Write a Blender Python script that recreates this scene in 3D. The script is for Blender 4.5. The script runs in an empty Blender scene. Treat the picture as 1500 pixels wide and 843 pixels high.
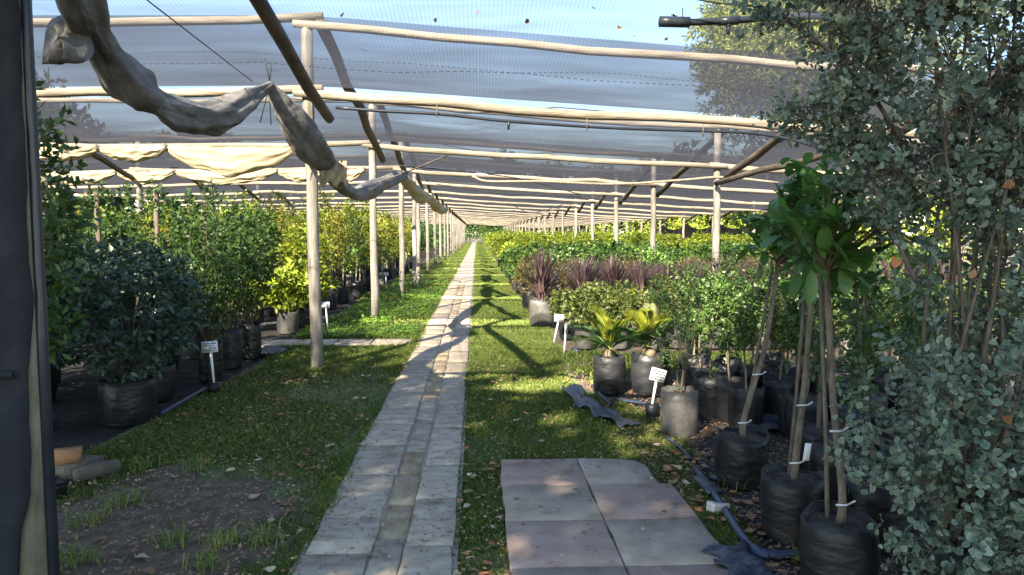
import bpy, math, random
import numpy as np
from mathutils import Vector, Matrix

# ------------------------------------------------------------------ camera, sky, sun, exposure
scn = bpy.context.scene
COL = scn.collection
R = math.radians
F = 1083.0                      # focal length in photograph pixels (1500 x 843)
CAM = Vector((0.0, 0.0, 1.6))
PITCH, YAW = math.atan(79.5 / F), math.atan(51.0 / F)
cd = bpy.data.cameras.new('camera'); cam = bpy.data.objects.new('camera', cd); COL.objects.link(cam)
cd.sensor_width = 36.0; cd.lens = 36.0 * F / 1500.0; cd.clip_start = 0.05; cd.clip_end = 2000.0
cam.location = CAM; cam.rotation_euler = (math.pi / 2 - PITCH, 0, -YAW)
scn.camera = cam

SUN_EL, SUN_AZ = 35.5, 207.0    # azimuth clockwise from +Y, the direction the light comes from
w = bpy.data.worlds.new('World'); scn.world = w; w.use_nodes = True
nt = w.node_tree; bg = nt.nodes['Background']
sky = nt.nodes.new('ShaderNodeTexSky'); sky.sky_type = 'NISHITA'; sky.sun_disc = False
sky.sun_elevation = R(SUN_EL); sky.sun_rotation = R(SUN_AZ); sky.air_density = 1.0; sky.dust_density = 0.2; sky.ozone_density = 1.0
nt.links.new(sky.outputs[0], bg.inputs[0]); bg.inputs[1].default_value = 0.084
sd = bpy.data.lights.new('sun', 'SUN'); sun = bpy.data.objects.new('sun', sd); COL.objects.link(sun)
sd.energy = 5.0; sd.angle = R(0.5); sd.color = (1.0, 0.88, 0.69)
_a, _e = R(SUN_AZ), R(SUN_EL)
TO_SUN = Vector((math.sin(_a) * math.cos(_e), math.cos(_a) * math.cos(_e), math.sin(_e)))
sun.rotation_euler = (-TO_SUN).to_track_quat('-Z', 'Y').to_euler(); sun.location = (-20, -40, 40)
scn.view_settings.view_transform = 'Standard'; scn.view_settings.look = 'None'
scn.view_settings.exposure = 3.05; scn.view_settings.gamma = 1.0
scn.render.engine = 'CYCLES'
cy = scn.cycles
cy.use_denoising = True; cy.max_bounces = 8; cy.diffuse_bounces = 4; cy.glossy_bounces = 2
cy.transmission_bounces = 4; cy.transparent_max_bounces = 40; cy.caustics_reflective = False; cy.caustics_refractive = False
cy.sample_clamp_indirect = 6.0

rng = np.random.default_rng(11)
random.seed(5)

# ------------------------------------------------------------------ helpers
_cm = cam.rotation_euler.to_matrix()
def ray(px, py):
    return _cm @ Vector(((px - 750.0) / F, (421.5 - py) / F, -1.0))
def on_ground(px, py, z=0.0):
    d = ray(px, py); t = (z - CAM.z) / d.z
    return CAM + d * t
def at_y(px, py, y):
    d = ray(px, py); return CAM + d * ((y - CAM.y) / d.y)

def np_mesh(name, V, quads=None, tris=None, smooth=False):
    me = bpy.data.meshes.new(name)
    V = np.asarray(V, dtype=np.float32)
    lv, ls, lt = [], [], []
    off = 0
    if quads is not None and len(quads):
        q = np.asarray(quads, dtype=np.int32); lv.append(q.ravel()); n = len(q)
        ls.append(np.arange(n, dtype=np.int32) * 4 + off); lt.append(np.full(n, 4, np.int32)); off += n * 4
    if tris is not None and len(tris):
        t = np.asarray(tris, dtype=np.int32); lv.append(t.ravel()); n = len(t)
        ls.append(np.arange(n, dtype=np.int32) * 3 + off); lt.append(np.full(n, 3, np.int32)); off += n * 3
    lv = np.concatenate(lv); ls = np.concatenate(ls); lt = np.concatenate(lt)
    me.vertices.add(len(V)); me.vertices.foreach_set('co', V.ravel())
    me.loops.add(len(lv)); me.loops.foreach_set('vertex_index', lv)
    me.polygons.add(len(ls)); me.polygons.foreach_set('loop_start', ls); me.polygons.foreach_set('loop_total', lt)
    me.update(calc_edges=True)
    if smooth:
        me.polygons.foreach_set('use_smooth', np.ones(len(ls), dtype=bool))
    return me

def link(name, me, mat=None, parent=None, kind=None, loc=None):
    o = bpy.data.objects.new(name, me); COL.objects.link(o)
    if mat is not None and me is not None and len(me.materials) == 0: me.materials.append(mat)
    if parent is not None: o.parent = parent
    if kind: o['kind'] = kind
    if loc is not None: o.location = loc
    return o
def tag(o, label, cat, group=None):
    o['label'] = label; o['category'] = cat
    if group: o['group'] = group
    return o
def thing(name, label, cat, loc=(0, 0, 0), rz=0.0, group=None, sc=1.0):
    o = bpy.data.objects.new(name, None); COL.objects.link(o); o.location = loc; o.rotation_euler = (0, 0, rz)
    o.scale = (sc, sc, sc); o.empty_display_size = 0.1
    return tag(o, label, cat, group)

class MB:
    """collects shapes into one mesh"""
    def __init__(s): s.V = []; s.Q = []; s.T = []; s.n = 0
    def add(s, V, Q=(), T=()):
        V = np.asarray(V, float)
        s.V.append(V)
        if len(Q): s.Q.append(np.asarray(Q, int) + s.n)
        if len(T): s.T.append(np.asarray(T, int) + s.n)
        s.n += len(V)
        return s
    def mesh(s, name='m', smooth=False):
        return np_mesh(name, np.concatenate(s.V), np.concatenate(s.Q) if s.Q else None, np.concatenate(s.T) if s.T else None, smooth)
    def box(s, lo, hi, jit=0.0, g=None):
        x0, y0, z0 = lo; x1, y1, z1 = hi
        V = np.array([[x0,y0,z0],[x1,y0,z0],[x1,y1,z0],[x0,y1,z0],[x0,y0,z1],[x1,y0,z1],[x1,y1,z1],[x0,y1,z1]], float)
        if jit: V += (g or rng).normal(0, jit, V.shape)
        return s.add(V, [[0,3,2,1],[4,5,6,7],[0,1,5,4],[1,2,6,5],[2,3,7,6],[3,0,4,7]])
    def tube(s, pts, rad, sides=8, jit=0.0, caps=True, g=None, flat=None):
        g = g or rng
        P = np.asarray(pts, float); n = len(P)
        r = np.full(n, rad, float) if np.isscalar(rad) else np.asarray(rad, float)
        T = np.gradient(P, axis=0); T /= np.linalg.norm(T, axis=1)[:, None] + 1e-9
        ref = np.array([0.0, 0, 1]) if abs(T[:, 2]).mean() < 0.8 else np.array([1.0, 0, 0])
        A = np.cross(T, ref); A /= np.linalg.norm(A, axis=1)[:, None] + 1e-9
        B = np.cross(A, T)
        th = np.arange(sides) / sides * 2 * math.pi
        ring = np.cos(th)[None, :, None] * A[:, None, :] + np.sin(th)[None, :, None] * B[:, None, :] * (1.0 if flat is None else flat)
        rr = r[:, None] * (1 + (g.normal(0, jit, (n, sides)) if jit else 0))
        V = P[:, None, :] + ring * rr[:, :, None]
        idx = np.arange(n * sides).reshape(n, sides)
        a = idx[:-1]; b = idx[1:]
        Q = np.stack([a, np.roll(a, -1, 1), np.roll(b, -1, 1), b], -1).reshape(-1, 4)
        V = V.reshape(-1, 3); Tt = []
        if caps:
            V = np.concatenate([V, P[:1], P[-1:]]); c0, c1 = n * sides, n * sides + 1
            for k in range(sides):
                k2 = (k + 1) % sides
                Tt.append([c0, idx[0, k2], idx[0, k]]); Tt.append([c1, idx[-1, k], idx[-1, k2]])
        return s.add(V, Q, Tt)

def unit(a): return a / (np.linalg.norm(a, axis=-1, keepdims=True) + 1e-9)

def vnoise(x, y, seed=0, freq=1.0, octv=3):
    """2-D value noise in 0..1"""
    tot = 0; amp = 1; s = 0
    for o in range(octv):
        fx = x * freq; fy = y * freq
        ix = np.floor(fx).astype(np.int64); iy = np.floor(fy).astype(np.int64)
        ux = fx - ix; uy = fy - iy; ux = ux * ux * (3 - 2 * ux); uy = uy * uy * (3 - 2 * uy)
        def h(a, b):
            v = np.sin(a * 127.1 + b * 311.7 + seed * 74.7 + o * 19.3) * 43758.5453
            return v - np.floor(v)
        n = (h(ix, iy) * (1 - ux) + h(ix + 1, iy) * ux) * (1 - uy) + (h(ix, iy + 1) * (1 - ux) + h(ix + 1, iy + 1) * ux) * uy
        tot = tot + n * amp; s += amp; amp *= 0.5; freq *= 2.1
    return tot / s

def curve(pts, n):
    """smooth polyline through control points (Catmull-Rom)"""
    P = np.asarray(pts, float); P = np.concatenate([2 * P[:1] - P[1:2], P, 2 * P[-1:] - P[-2:-1]])
    out = []; m = len(P) - 3
    for t in np.linspace(0, m - 1e-6, n):
        i = int(t); u = t - i; a, b, c, d = P[i], P[i+1], P[i+2], P[i+3]
        out.append(0.5 * (2*b + (c-a)*u + (2*a - 5*b + 4*c - d)*u*u + (3*b - a - 3*c + d)*u**3))
    return np.array(out)

# ------------------------------------------------------------------ materials
def new_mat(name):
    m = bpy.data.materials.new(name); m.use_nodes = True
    m.node_tree.nodes.clear()
    return m, m.node_tree.nodes, m.node_tree.links
def out(ns, ls, sh):
    o = ns.new('ShaderNodeOutputMaterial'); ls.new(sh, o.inputs['Surface']); return o
def ramp(ns, cols):
    r = ns.new('ShaderNodeValToRGB'); e = r.color_ramp.elements
    while len(e) < len(cols): e.new(0.5)
    for k, (p, c) in enumerate(cols): e[k].position = p; e[k].color = (*c, 1)
    return r
def surf(name, cols, scale=6.0, rough=0.8, bump=0.3, stretch=(1, 1, 1), coord='Object', detail=8, bscale=None, island=0.0, objrand=0.0, spec=0.4, bdist=0.01):
    m, ns, ls = new_mat(name)
    tc = ns.new('ShaderNodeTexCoord'); mp = ns.new('ShaderNodeMapping'); mp.inputs['Scale'].default_value = stretch
    if coord == 'World':
        ge = ns.new('ShaderNodeNewGeometry'); ls.new(ge.outputs['Position'], mp.inputs['Vector'])
    else: ls.new(tc.outputs[coord], mp.inputs['Vector'])
    nz = ns.new('ShaderNodeTexNoise'); nz.inputs['Scale'].default_value = scale; nz.inputs['Detail'].default_value = detail; nz.inputs['Roughness'].default_value = 0.62
    ls.new(mp.outputs[0], nz.inputs['Vector'])
    n = len(cols); r = ramp(ns, [(0.3 + 0.4 * k / max(1, n - 1), c) for k, c in enumerate(cols)])
    ls.new(nz.outputs['Fac'], r.inputs[0]); col = r.outputs[0]
    if island or objrand:
        src = ns.new('ShaderNodeNewGeometry').outputs['Random Per Island'] if island else ns.new('ShaderNodeObjectInfo').outputs['Random']
        mr = ns.new('ShaderNodeMapRange'); k = island or objrand
        mr.inputs['To Min'].default_value = 1 - k; mr.inputs['To Max'].default_value = 1 + k
        ls.new(src, mr.inputs['Value'])
        hs = ns.new('ShaderNodeHueSaturation'); ls.new(col, hs.inputs['Color']); ls.new(mr.outputs[0], hs.inputs['Value']); col = hs.outputs[0]
    p = ns.new('ShaderNodeBsdfPrincipled'); ls.new(col, p.inputs['Base Color']); p.inputs['Roughness'].default_value = rough
    p.inputs['Specular IOR Level'].default_value = spec
    if bump:
        n2 = ns.new('ShaderNodeTexNoise'); n2.inputs['Scale'].default_value = bscale or scale * 4; n2.inputs['Detail'].default_value = 6
        ls.new(mp.outputs[0], n2.inputs['Vector'])
        b = ns.new('ShaderNodeBump'); b.inputs['Strength'].default_value = bump; b.inputs['Distance'].default_value = bdist
        ls.new(n2.outputs['Fac'], b.inputs['Height']); ls.new(b.outputs[0], p.inputs['Normal'])
    out(ns, ls, p.outputs[0]); return m
def leafmat(name, cols, rough=0.45, trans=0.3, objvar=0.12, edge=None, spec=0.4):
    m, ns, ls = new_mat(name)
    g = ns.new('ShaderNodeNewGeometry'); oi = ns.new('ShaderNodeObjectInfo')
    n = len(cols); r = ramp(ns, [(k / max(1, n - 1), c) for k, c in enumerate(cols)])
    ls.new(g.outputs['Random Per Island'], r.inputs[0]); col = r.outputs[0]
    if edge:
        at = ns.new('ShaderNodeAttribute'); at.attribute_name = 'edge'
        ad = ns.new('ShaderNodeMath'); ad.operation = 'MULTIPLY_ADD'; nzz = ns.new('ShaderNodeTexNoise'); nzz.inputs['Scale'].default_value = 90.0
        gp_ = ns.new('ShaderNodeNewGeometry'); ls.new(gp_.outputs['Position'], nzz.inputs['Vector']); ls.new(nzz.outputs['Fac'], ad.inputs[0]); ad.inputs[1].default_value = 0.7; ls.new(at.outputs['Fac'], ad.inputs[2])
        er = ramp(ns, [(0.8, (0, 0, 0)), (1.0, (1, 1, 1))]); sb_ = ns.new('ShaderNodeMath'); sb_.operation = 'SUBTRACT'; ls.new(ad.outputs[0], sb_.inputs[0]); sb_.inputs[1].default_value = 0.42; ls.new(sb_.outputs[0], er.inputs[0])
        mx = ns.new('ShaderNodeMix'); mx.data_type = 'RGBA'; ls.new(er.outputs[0], mx.inputs['Factor']); ls.new(col, mx.inputs[6]); mx.inputs[7].default_value = (*edge, 1); col = mx.outputs[2]
    hs = ns.new('ShaderNodeHueSaturation'); ls.new(col, hs.inputs['Color'])
    mr = ns.new('ShaderNodeMapRange'); mr.inputs['To Min'].default_value = 1 - objvar; mr.inputs['To Max'].default_value = 1 + objvar
    ls.new(oi.outputs['Random'], mr.inputs['Value']); ls.new(mr.outputs[0], hs.inputs['Value'])
    p = ns.new('ShaderNodeBsdfPrincipled'); ls.new(hs.outputs[0], p.inputs['Base Color']); p.inputs['Roughness'].default_value = rough
    p.inputs['Specular IOR Level'].default_value = spec
    t = ns.new('ShaderNodeBsdfTranslucent'); ls.new(hs.outputs[0], t.inputs['Color'])
    mx = ns.new('ShaderNodeMixShader'); mx.inputs[0].default_value = trans
    ls.new(p.outputs[0], mx.inputs[1]); ls.new(t.outputs[0], mx.inputs[2]); out(ns, ls, mx.outputs[0]); return m
# a woven sheet closes up the more obliquely any ray passes through it: T = T0 ** (1 / cos)
def netmat(name, col, clear, streak=0.08, trans=0.5):
    m, ns, ls = new_mat(name)
    ge = ns.new('ShaderNodeNewGeometry'); mp = ns.new('ShaderNodeMapping'); mp.inputs['Scale'].default_value = (0.35, 1.6, 1.6)
    ls.new(ge.outputs['Position'], mp.inputs['Vector'])
    nz = ns.new('ShaderNodeTexNoise'); nz.inputs['Scale'].default_value = 1.5; nz.inputs['Detail'].default_value = 6; ls.new(mp.outputs[0], nz.inputs['Vector'])
    mr = ns.new('ShaderNodeMapRange'); mr.inputs['From Min'].default_value = 0.3; mr.inputs['From Max'].default_value = 0.7
    mr.inputs['To Min'].default_value = clear - streak; mr.inputs['To Max'].default_value = clear + streak; ls.new(nz.outputs['Fac'], mr.inputs['Value'])
    # fine weave ribs across the cloth
    wv = ns.new('ShaderNodeTexWave'); wv.wave_type = 'BANDS'; wv.bands_direction = 'X'; wv.inputs['Scale'].default_value = 9.0; wv.inputs['Distortion'].default_value = 1.5
    ls.new(ge.outputs['Position'], wv.inputs['Vector'])
    ma = ns.new('ShaderNodeMath'); ma.operation = 'MULTIPLY_ADD'; ls.new(wv.outputs['Fac'], ma.inputs[0]); ma.inputs[1].default_value = 0.05; ls.new(mr.outputs[0], ma.inputs[2])
    df = ns.new('ShaderNodeBsdfDiffuse'); df.inputs[0].default_value = (*col, 1)
    tl = ns.new('ShaderNodeBsdfTranslucent'); tl.inputs[0].default_value = (*col, 1)
    m1 = ns.new('ShaderNodeMixShader'); m1.inputs[0].default_value = trans; ls.new(df.outputs[0], m1.inputs[1]); ls.new(tl.outputs[0], m1.inputs[2])
    vd = ns.new('ShaderNodeVectorMath'); vd.operation = 'DOT_PRODUCT'; ls.new(ge.outputs['Incoming'], vd.inputs[0]); ls.new(ge.outputs['Normal'], vd.inputs[1])
    ab = ns.new('ShaderNodeMath'); ab.operation = 'ABSOLUTE'; ls.new(vd.outputs['Value'], ab.inputs[0])
    mxm = ns.new('ShaderNodeMath'); mxm.operation = 'MAXIMUM'; ls.new(ab.outputs[0], mxm.inputs[0]); mxm.inputs[1].default_value = 0.12
    iv = ns.new('ShaderNodeMath'); iv.operation = 'DIVIDE'; iv.inputs[0].default_value = 1.0; ls.new(mxm.outputs[0], iv.inputs[1])
    pw = ns.new('ShaderNodeMath'); pw.operation = 'POWER'; ls.new(ma.outputs[0], pw.inputs[0]); ls.new(iv.outputs[0], pw.inputs[1])
    tr = ns.new('ShaderNodeBsdfTransparent'); m2 = ns.new('ShaderNodeMixShader'); ls.new(pw.outputs[0], m2.inputs[0])
    ls.new(m1.outputs[0], m2.inputs[1]); ls.new(tr.outputs[0], m2.inputs[2]); out(ns, ls, m2.outputs[0]); return m

M = {}
M['soil'] = surf('soil', [(0.045, 0.033, 0.024), (0.085, 0.062, 0.045), (0.12, 0.09, 0.062)], 9, 0.95, 0.6, coord='World', bdist=0.03)
M['turf'] = surf('turf', [(0.06, 0.055, 0.03), (0.085, 0.095, 0.035), (0.10, 0.12, 0.042)], 3, 0.95, 0.5, coord='World', bdist=0.03)
M['dirt'] = surf('trodden_dirt', [(0.05, 0.033, 0.021), (0.095, 0.065, 0.042), (0.15, 0.108, 0.072)], 11, 0.95, 0.8, coord='World', bdist=0.02, detail=12)
M['slab'] = surf('slab', [(0.15, 0.115, 0.078), (0.275, 0.225, 0.165), (0.335, 0.28, 0.21), (0.41, 0.35, 0.275)], 7, 0.88, 0.55, coord='World', stretch=(1, 1.8, 1), objrand=0.16, bdist=0.006, detail=12, bscale=55)
M['slab_tan'] = surf('slab_tan', [(0.15, 0.112, 0.065), (0.27, 0.205, 0.125), (0.35, 0.275, 0.18)], 8, 0.9, 0.55, coord='World', objrand=0.22, bdist=0.006, detail=12, bscale=60)
M['slab_pink'] = surf('slab_pink', [(0.16, 0.11, 0.08), (0.265, 0.185, 0.145), (0.31, 0.225, 0.178), (0.36, 0.275, 0.22)], 5, 0.88, 0.45, coord='World', objrand=0.08, bdist=0.005, detail=12, bscale=70)
M['slab_grey'] = surf('slab_grey', [(0.15, 0.115, 0.082), (0.245, 0.195, 0.145), (0.285, 0.235, 0.18), (0.34, 0.285, 0.225)], 5, 0.88, 0.45, coord='World', objrand=0.1, bdist=0.005, detail=12, bscale=70)
M['path'] = surf('path_concrete', [(0.24, 0.205, 0.165), (0.32, 0.275, 0.22), (0.38, 0.33, 0.27)], 2.2, 0.88, 0.4, coord='World', stretch=(2, 1, 1))
M['weedmat'] = surf('weed_mat', [(0.014, 0.014, 0.016), (0.03, 0.029, 0.03), (0.065, 0.052, 0.042)], 5, 0.85, 0.5, coord='World', bdist=0.03, spec=0.15)
M['wood_z'] = surf('wood_upright', [(0.14, 0.125, 0.105), (0.25, 0.228, 0.195), (0.37, 0.345, 0.30)], 5, 0.85, 0.7, stretch=(5, 5, 0.5), objrand=0.16)
M['gate_wood'] = surf('gate_wood', [(0.07, 0.064, 0.045), (0.15, 0.138, 0.10), (0.22, 0.20, 0.15)], 4, 0.9, 0.6, stretch=(3, 3, 0.8))
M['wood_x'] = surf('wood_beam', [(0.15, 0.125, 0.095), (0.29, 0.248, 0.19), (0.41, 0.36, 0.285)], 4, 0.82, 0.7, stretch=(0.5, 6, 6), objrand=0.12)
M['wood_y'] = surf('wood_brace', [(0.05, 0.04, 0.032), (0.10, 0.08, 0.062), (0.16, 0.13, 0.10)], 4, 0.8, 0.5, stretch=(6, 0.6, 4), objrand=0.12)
M['wood_dark'] = surf('wood_stake', [(0.07, 0.055, 0.04), (0.13, 0.105, 0.078), (0.19, 0.155, 0.115)], 8, 0.85, 0.5, stretch=(5, 5, 0.7), objrand=0.15)
M['bark'] = surf('bark', [(0.07, 0.055, 0.04), (0.14, 0.11, 0.08), (0.20, 0.165, 0.125)], 14, 0.9, 0.7, stretch=(2, 2, 0.6))
M['net'] = netmat('shade_net', (0.040, 0.042, 0.052), 0.63, 0.06)
M['black_net'] = netmat('black_net', (0.02, 0.02, 0.022), 0.15, 0.05, 0.2)
M['thread'] = surf('thread', [(0.012, 0.014, 0.018), (0.03, 0.03, 0.034)], 5, 0.7, 0)
M['cloth'] = surf('hessian_cloth', [(0.075, 0.072, 0.068), (0.14, 0.135, 0.128), (0.22, 0.212, 0.20)], 3, 0.92, 0.5, bscale=4, bdist=0.04, stretch=(3, 0.8, 3))
M['cream'] = surf('cream_cloth', [(0.27, 0.215, 0.135), (0.38, 0.315, 0.21), (0.48, 0.41, 0.29)], 2.5, 0.9, 0.6, bscale=7, stretch=(0.5, 2, 2), bdist=0.03)
M['bag'] = surf('black_bag', [(0.006, 0.0065, 0.008), (0.010, 0.011, 0.013), (0.02, 0.02, 0.022)], 5, 0.45, 0.95, bscale=8, stretch=(1, 1, 2.0), bdist=0.014, objrand=0.3, spec=0.3)
M['bag_old'] = surf('faded_bag', [(0.03, 0.0285, 0.027), (0.062, 0.059, 0.056), (0.12, 0.114, 0.108)], 4, 0.5, 0.9, bscale=7, bdist=0.025, objrand=0.3)
M['potsoil'] = surf('potting_mix', [(0.03, 0.022, 0.017), (0.075, 0.056, 0.043), (0.14, 0.11, 0.085)], 35, 0.95, 0.9, bdist=0.02)
M['pipe'] = surf('black_pipe', [(0.015, 0.018, 0.024), (0.028, 0.032, 0.042)], 6, 0.35, 0.1)
M['bluepipe'] = surf('blue_black_pipe', [(0.020, 0.030, 0.055), (0.035, 0.05, 0.085)], 6, 0.38, 0.1)
M['sheet'] = surf('black_sheet', [(0.02, 0.024, 0.034), (0.045, 0.05, 0.068)], 7, 0.42, 0.6, bscale=12, bdist=0.02)
M['cladding'] = surf('black_cladding', [(0.006, 0.007, 0.010), (0.011, 0.0125, 0.017), (0.03, 0.032, 0.036)], 2.2, 0.8, 0.5, bscale=30, bdist=0.006, spec=0.25)
M['white'] = surf('white_paint', [(0.66, 0.67, 0.68), (0.80, 0.80, 0.79)], 8, 0.6, 0.1)
M['ink'] = surf('ink', [(0.02, 0.02, 0.03), (0.04, 0.04, 0.05)], 8, 0.8, 0)
M['brick'] = surf('brick', [(0.25, 0.12, 0.055), (0.35, 0.18, 0.085)], 12, 0.9, 0.5)
M['stone'] = surf('stone', [(0.38, 0.35, 0.30), (0.55, 0.51, 0.44)], 14, 0.9, 0.6)
M['stem'] = surf('plant_stem', [(0.06, 0.05, 0.03), (0.12, 0.10, 0.065)], 12, 0.85, 0.3)
M['palestem'] = surf('pale_stem', [(0.22, 0.19, 0.14), (0.34, 0.30, 0.23)], 10, 0.85, 0.4, stretch=(3, 3, 0.8))
M['twine'] = surf('twine', [(0.5, 0.52, 0.55), (0.65, 0.66, 0.68)], 20, 0.7, 0)

M['grass'] = leafmat('grass_blades', [(0.085, 0.14, 0.024), (0.13, 0.20, 0.032), (0.17, 0.24, 0.042), (0.27, 0.25, 0.08)], 0.55, 0.42, 0)
M['clover'] = leafmat('clover', [(0.06, 0.13, 0.015), (0.10, 0.19, 0.022), (0.14, 0.23, 0.03)], 0.5, 0.3, 0)
M['dark'] = leafmat('dark_leaf', [(0.018, 0.035, 0.022), (0.03, 0.058, 0.034), (0.05, 0.085, 0.05)], 0.38, 0.2, 0.12, spec=0.5)
M['mid'] = leafmat('mid_leaf', [(0.03, 0.065, 0.016), (0.05, 0.10, 0.022), (0.08, 0.13, 0.03)], 0.42, 0.28)
M['green'] = leafmat('green_leaf', [(0.04, 0.09, 0.016), (0.07, 0.135, 0.022), (0.11, 0.18, 0.035)], 0.45, 0.3, 0.18)
M['bright'] = leafmat('yellowgreen_leaf', [(0.09, 0.14, 0.013), (0.17, 0.22, 0.018), (0.29, 0.31, 0.028)], 0.45, 0.35, 0.18)
M['gold'] = leafmat('golden_leaf', [(0.13, 0.15, 0.022), (0.24, 0.24, 0.034), (0.36, 0.31, 0.05)], 0.5, 0.35, 0.15)
M['olive'] = leafmat('olive_leaf', [(0.06, 0.095, 0.02), (0.12, 0.155, 0.035), (0.22, 0.24, 0.085)], 0.45, 0.3, 0.15)
M['rusty'] = leafmat('rusty_leaf', [(0.11, 0.10, 0.035), (0.19, 0.12, 0.05), (0.16, 0.16, 0.045)], 0.5, 0.3, 0.15)
M['purple'] = leafmat('cordyline_blade', [(0.06, 0.036, 0.038), (0.10, 0.062, 0.064), (0.145, 0.098, 0.098)], 0.4, 0.15, 0.12)
M['cycad'] = leafmat('cycad_frond', [(0.022, 0.055, 0.016), (0.038, 0.085, 0.022), (0.055, 0.11, 0.028)], 0.4, 0.25)
M['cycad_new'] = leafmat('new_frond', [(0.10, 0.15, 0.015), (0.17, 0.20, 0.018), (0.24, 0.23, 0.02)], 0.45, 0.35)
M['laurel'] = leafmat('laurel_leaf', [(0.05, 0.12, 0.022), (0.075, 0.17, 0.034), (0.11, 0.22, 0.048)], 0.36, 0.4, 0.25, spec=0.5)
M['varieg'] = leafmat('variegated_leaf', [(0.055, 0.09, 0.06), (0.095, 0.135, 0.092), (0.135, 0.175, 0.118), (0.06, 0.10, 0.066), (0.19, 0.225, 0.16)], 0.36, 0.25, 0.25, edge=(0.31, 0.36, 0.26))
M['willow'] = leafmat('willow_leaf', [(0.12, 0.16, 0.03), (0.19, 0.23, 0.042), (0.27, 0.29, 0.065)], 0.5, 0.35)
M['far'] = leafmat('far_leaf', [(0.03, 0.05, 0.02), (0.05, 0.075, 0.028), (0.075, 0.095, 0.035)], 0.55, 0.25)
M['fallen_a'] = surf('fallen_brown', [(0.20, 0.10, 0.045), (0.31, 0.165, 0.075)], 20, 0.8, 0.3, objrand=0.3)
M['fallen_b'] = surf('fallen_tan', [(0.33, 0.235, 0.14), (0.46, 0.35, 0.22)], 20, 0.8, 0.3, objrand=0.25)
M['fallen_c'] = surf('fallen_rust', [(0.27, 0.09, 0.03), (0.36, 0.15, 0.05)], 20, 0.8, 0.3, objrand=0.3)
M['litter'] = surf('litter', [(0.13, 0.075, 0.04), (0.24, 0.14, 0.075), (0.33, 0.23, 0.14)], 3, 0.85, 0.2, coord='World', island=0.35)

# ------------------------------------------------------------------ ground
def sheet(name, xs, ys, zf, mat, parent=None, kind='structure', smooth=True):
    X, Y = np.meshgrid(xs, ys); Z = zf(X, Y) if callable(zf) else np.full(X.shape, zf)
    V = np.stack([X, Y, Z], -1).reshape(-1, 3); n, m = X.shape
    I = np.arange(n * m).reshape(n, m)
    Q = np.stack([I[:-1, :-1], I[:-1, 1:], I[1:, 1:], I[1:, :-1]], -1).reshape(-1, 4)
    return link(name, np_mesh(name, V, Q, None, smooth), mat, parent, kind)
sheet('ground', [-600, -60, -20, 0, 20, 60, 600], [-300, -30, 0, 30, 150, 900], -0.03, M['soil'])
PL, PR = -0.87, -0.12       # the slab path
def lawn_edge_left(y): return -2.72 + 0.10 * np.sin(y * 0.9) + 0.06 * np.sin(y * 2.3)
def lawn_edge_right(y):
    return np.interp(y, [0, 3.2, 4.9, 5.6, 6.6, 7.4, 9, 12, 14, 130], [1.25, 1.25, 1.5, 1.62, 1.35, 0.98, 1.0, 1.15, 1.05, 0.95]) + 0.05 * np.sin(y * 2.1)
_ys = np.concatenate([np.linspace(0.5, 20, 90), np.linspace(20.5, 140, 60)])
def lawn_strip(name, f0, f1):
    n = 14; V = []
    for y in _ys:
        a, b = f0(y), f1(y)
        for k in range(n):
            x = a + (b - a) * k / (n - 1)
            e = 0.03 * float(vnoise(np.array(x), np.array(y), 3, 1.7)) - 0.012
            V.append((x, y, e - 0.012 if 0 < k < n - 1 else -0.02))
    I = np.arange(len(V)).reshape(len(_ys), n)
    Q = np.stack([I[:-1, :-1], I[:-1, 1:], I[1:, 1:], I[1:, :-1]], -1).reshape(-1, 4)
    return link(name, np_mesh(name, V, Q, None, True), M['turf'], None, 'structure')
lawn_strip('lawn_left', lambda y: lawn_edge_left(y) - 0.15, lambda y: PL + 0.04)
lawn_strip('lawn_right', lambda y: PR - 0.04, lambda y: lawn_edge_right(y) + 0.15)
_wx = np.linspace(1.2, 11, 60); _wy = np.linspace(1.0, 9.2, 60)
def wm(X, Y):
    z = -0.004 + 0.012 * vnoise(X, Y, 8, 3.0)
    return np.where(X < lawn_edge_right(Y) + 0.05, -0.045, z)
sheet('weed_mat', _wx, _wy, wm, M['weedmat'])

sheet('bed_left', np.linspace(-16, -2.78, 50), np.linspace(1.5, 40, 60), lambda X, Y: -0.024 + 0.012 * vnoise(X, Y, 18, 2.0), M['weedmat'])
_dv, _dq = [(-1.75, 3.85, 0.009)], []
for _j in range(1, 9):
    for _k in range(72):
        _an = _k / 72 * 6.2832; _rr = _j / 8 * (0.78 + 0.16 * math.sin(3 * _an + 1) + 0.09 * math.sin(7 * _an) + 0.05 * math.sin(13 * _an + 2))
        _px, _py = -1.75 + math.cos(_an) * _rr * 0.98, 3.85 + math.sin(_an) * _rr * 1.6
        _dv.append((_px, _py, 0.003 + 0.012 * float(vnoise(np.array(_px), np.array(_py), 44, 6.0)) - (0.03 if _j == 8 else 0)))
for _j in range(7):
    for _k in range(72):
        _a0 = 1 + _j * 72; _k2 = (_k + 1) % 72; _dq.append((_a0 + _k, _a0 + 72 + _k, _a0 + 72 + _k2, _a0 + _k2))
link('dirt_patch', np_mesh('dirt_patch', _dv, _dq, [(0, 1 + _k, 1 + (_k + 1) % 72) for _k in range(72)], True), M['dirt'], None, 'structure')
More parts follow.
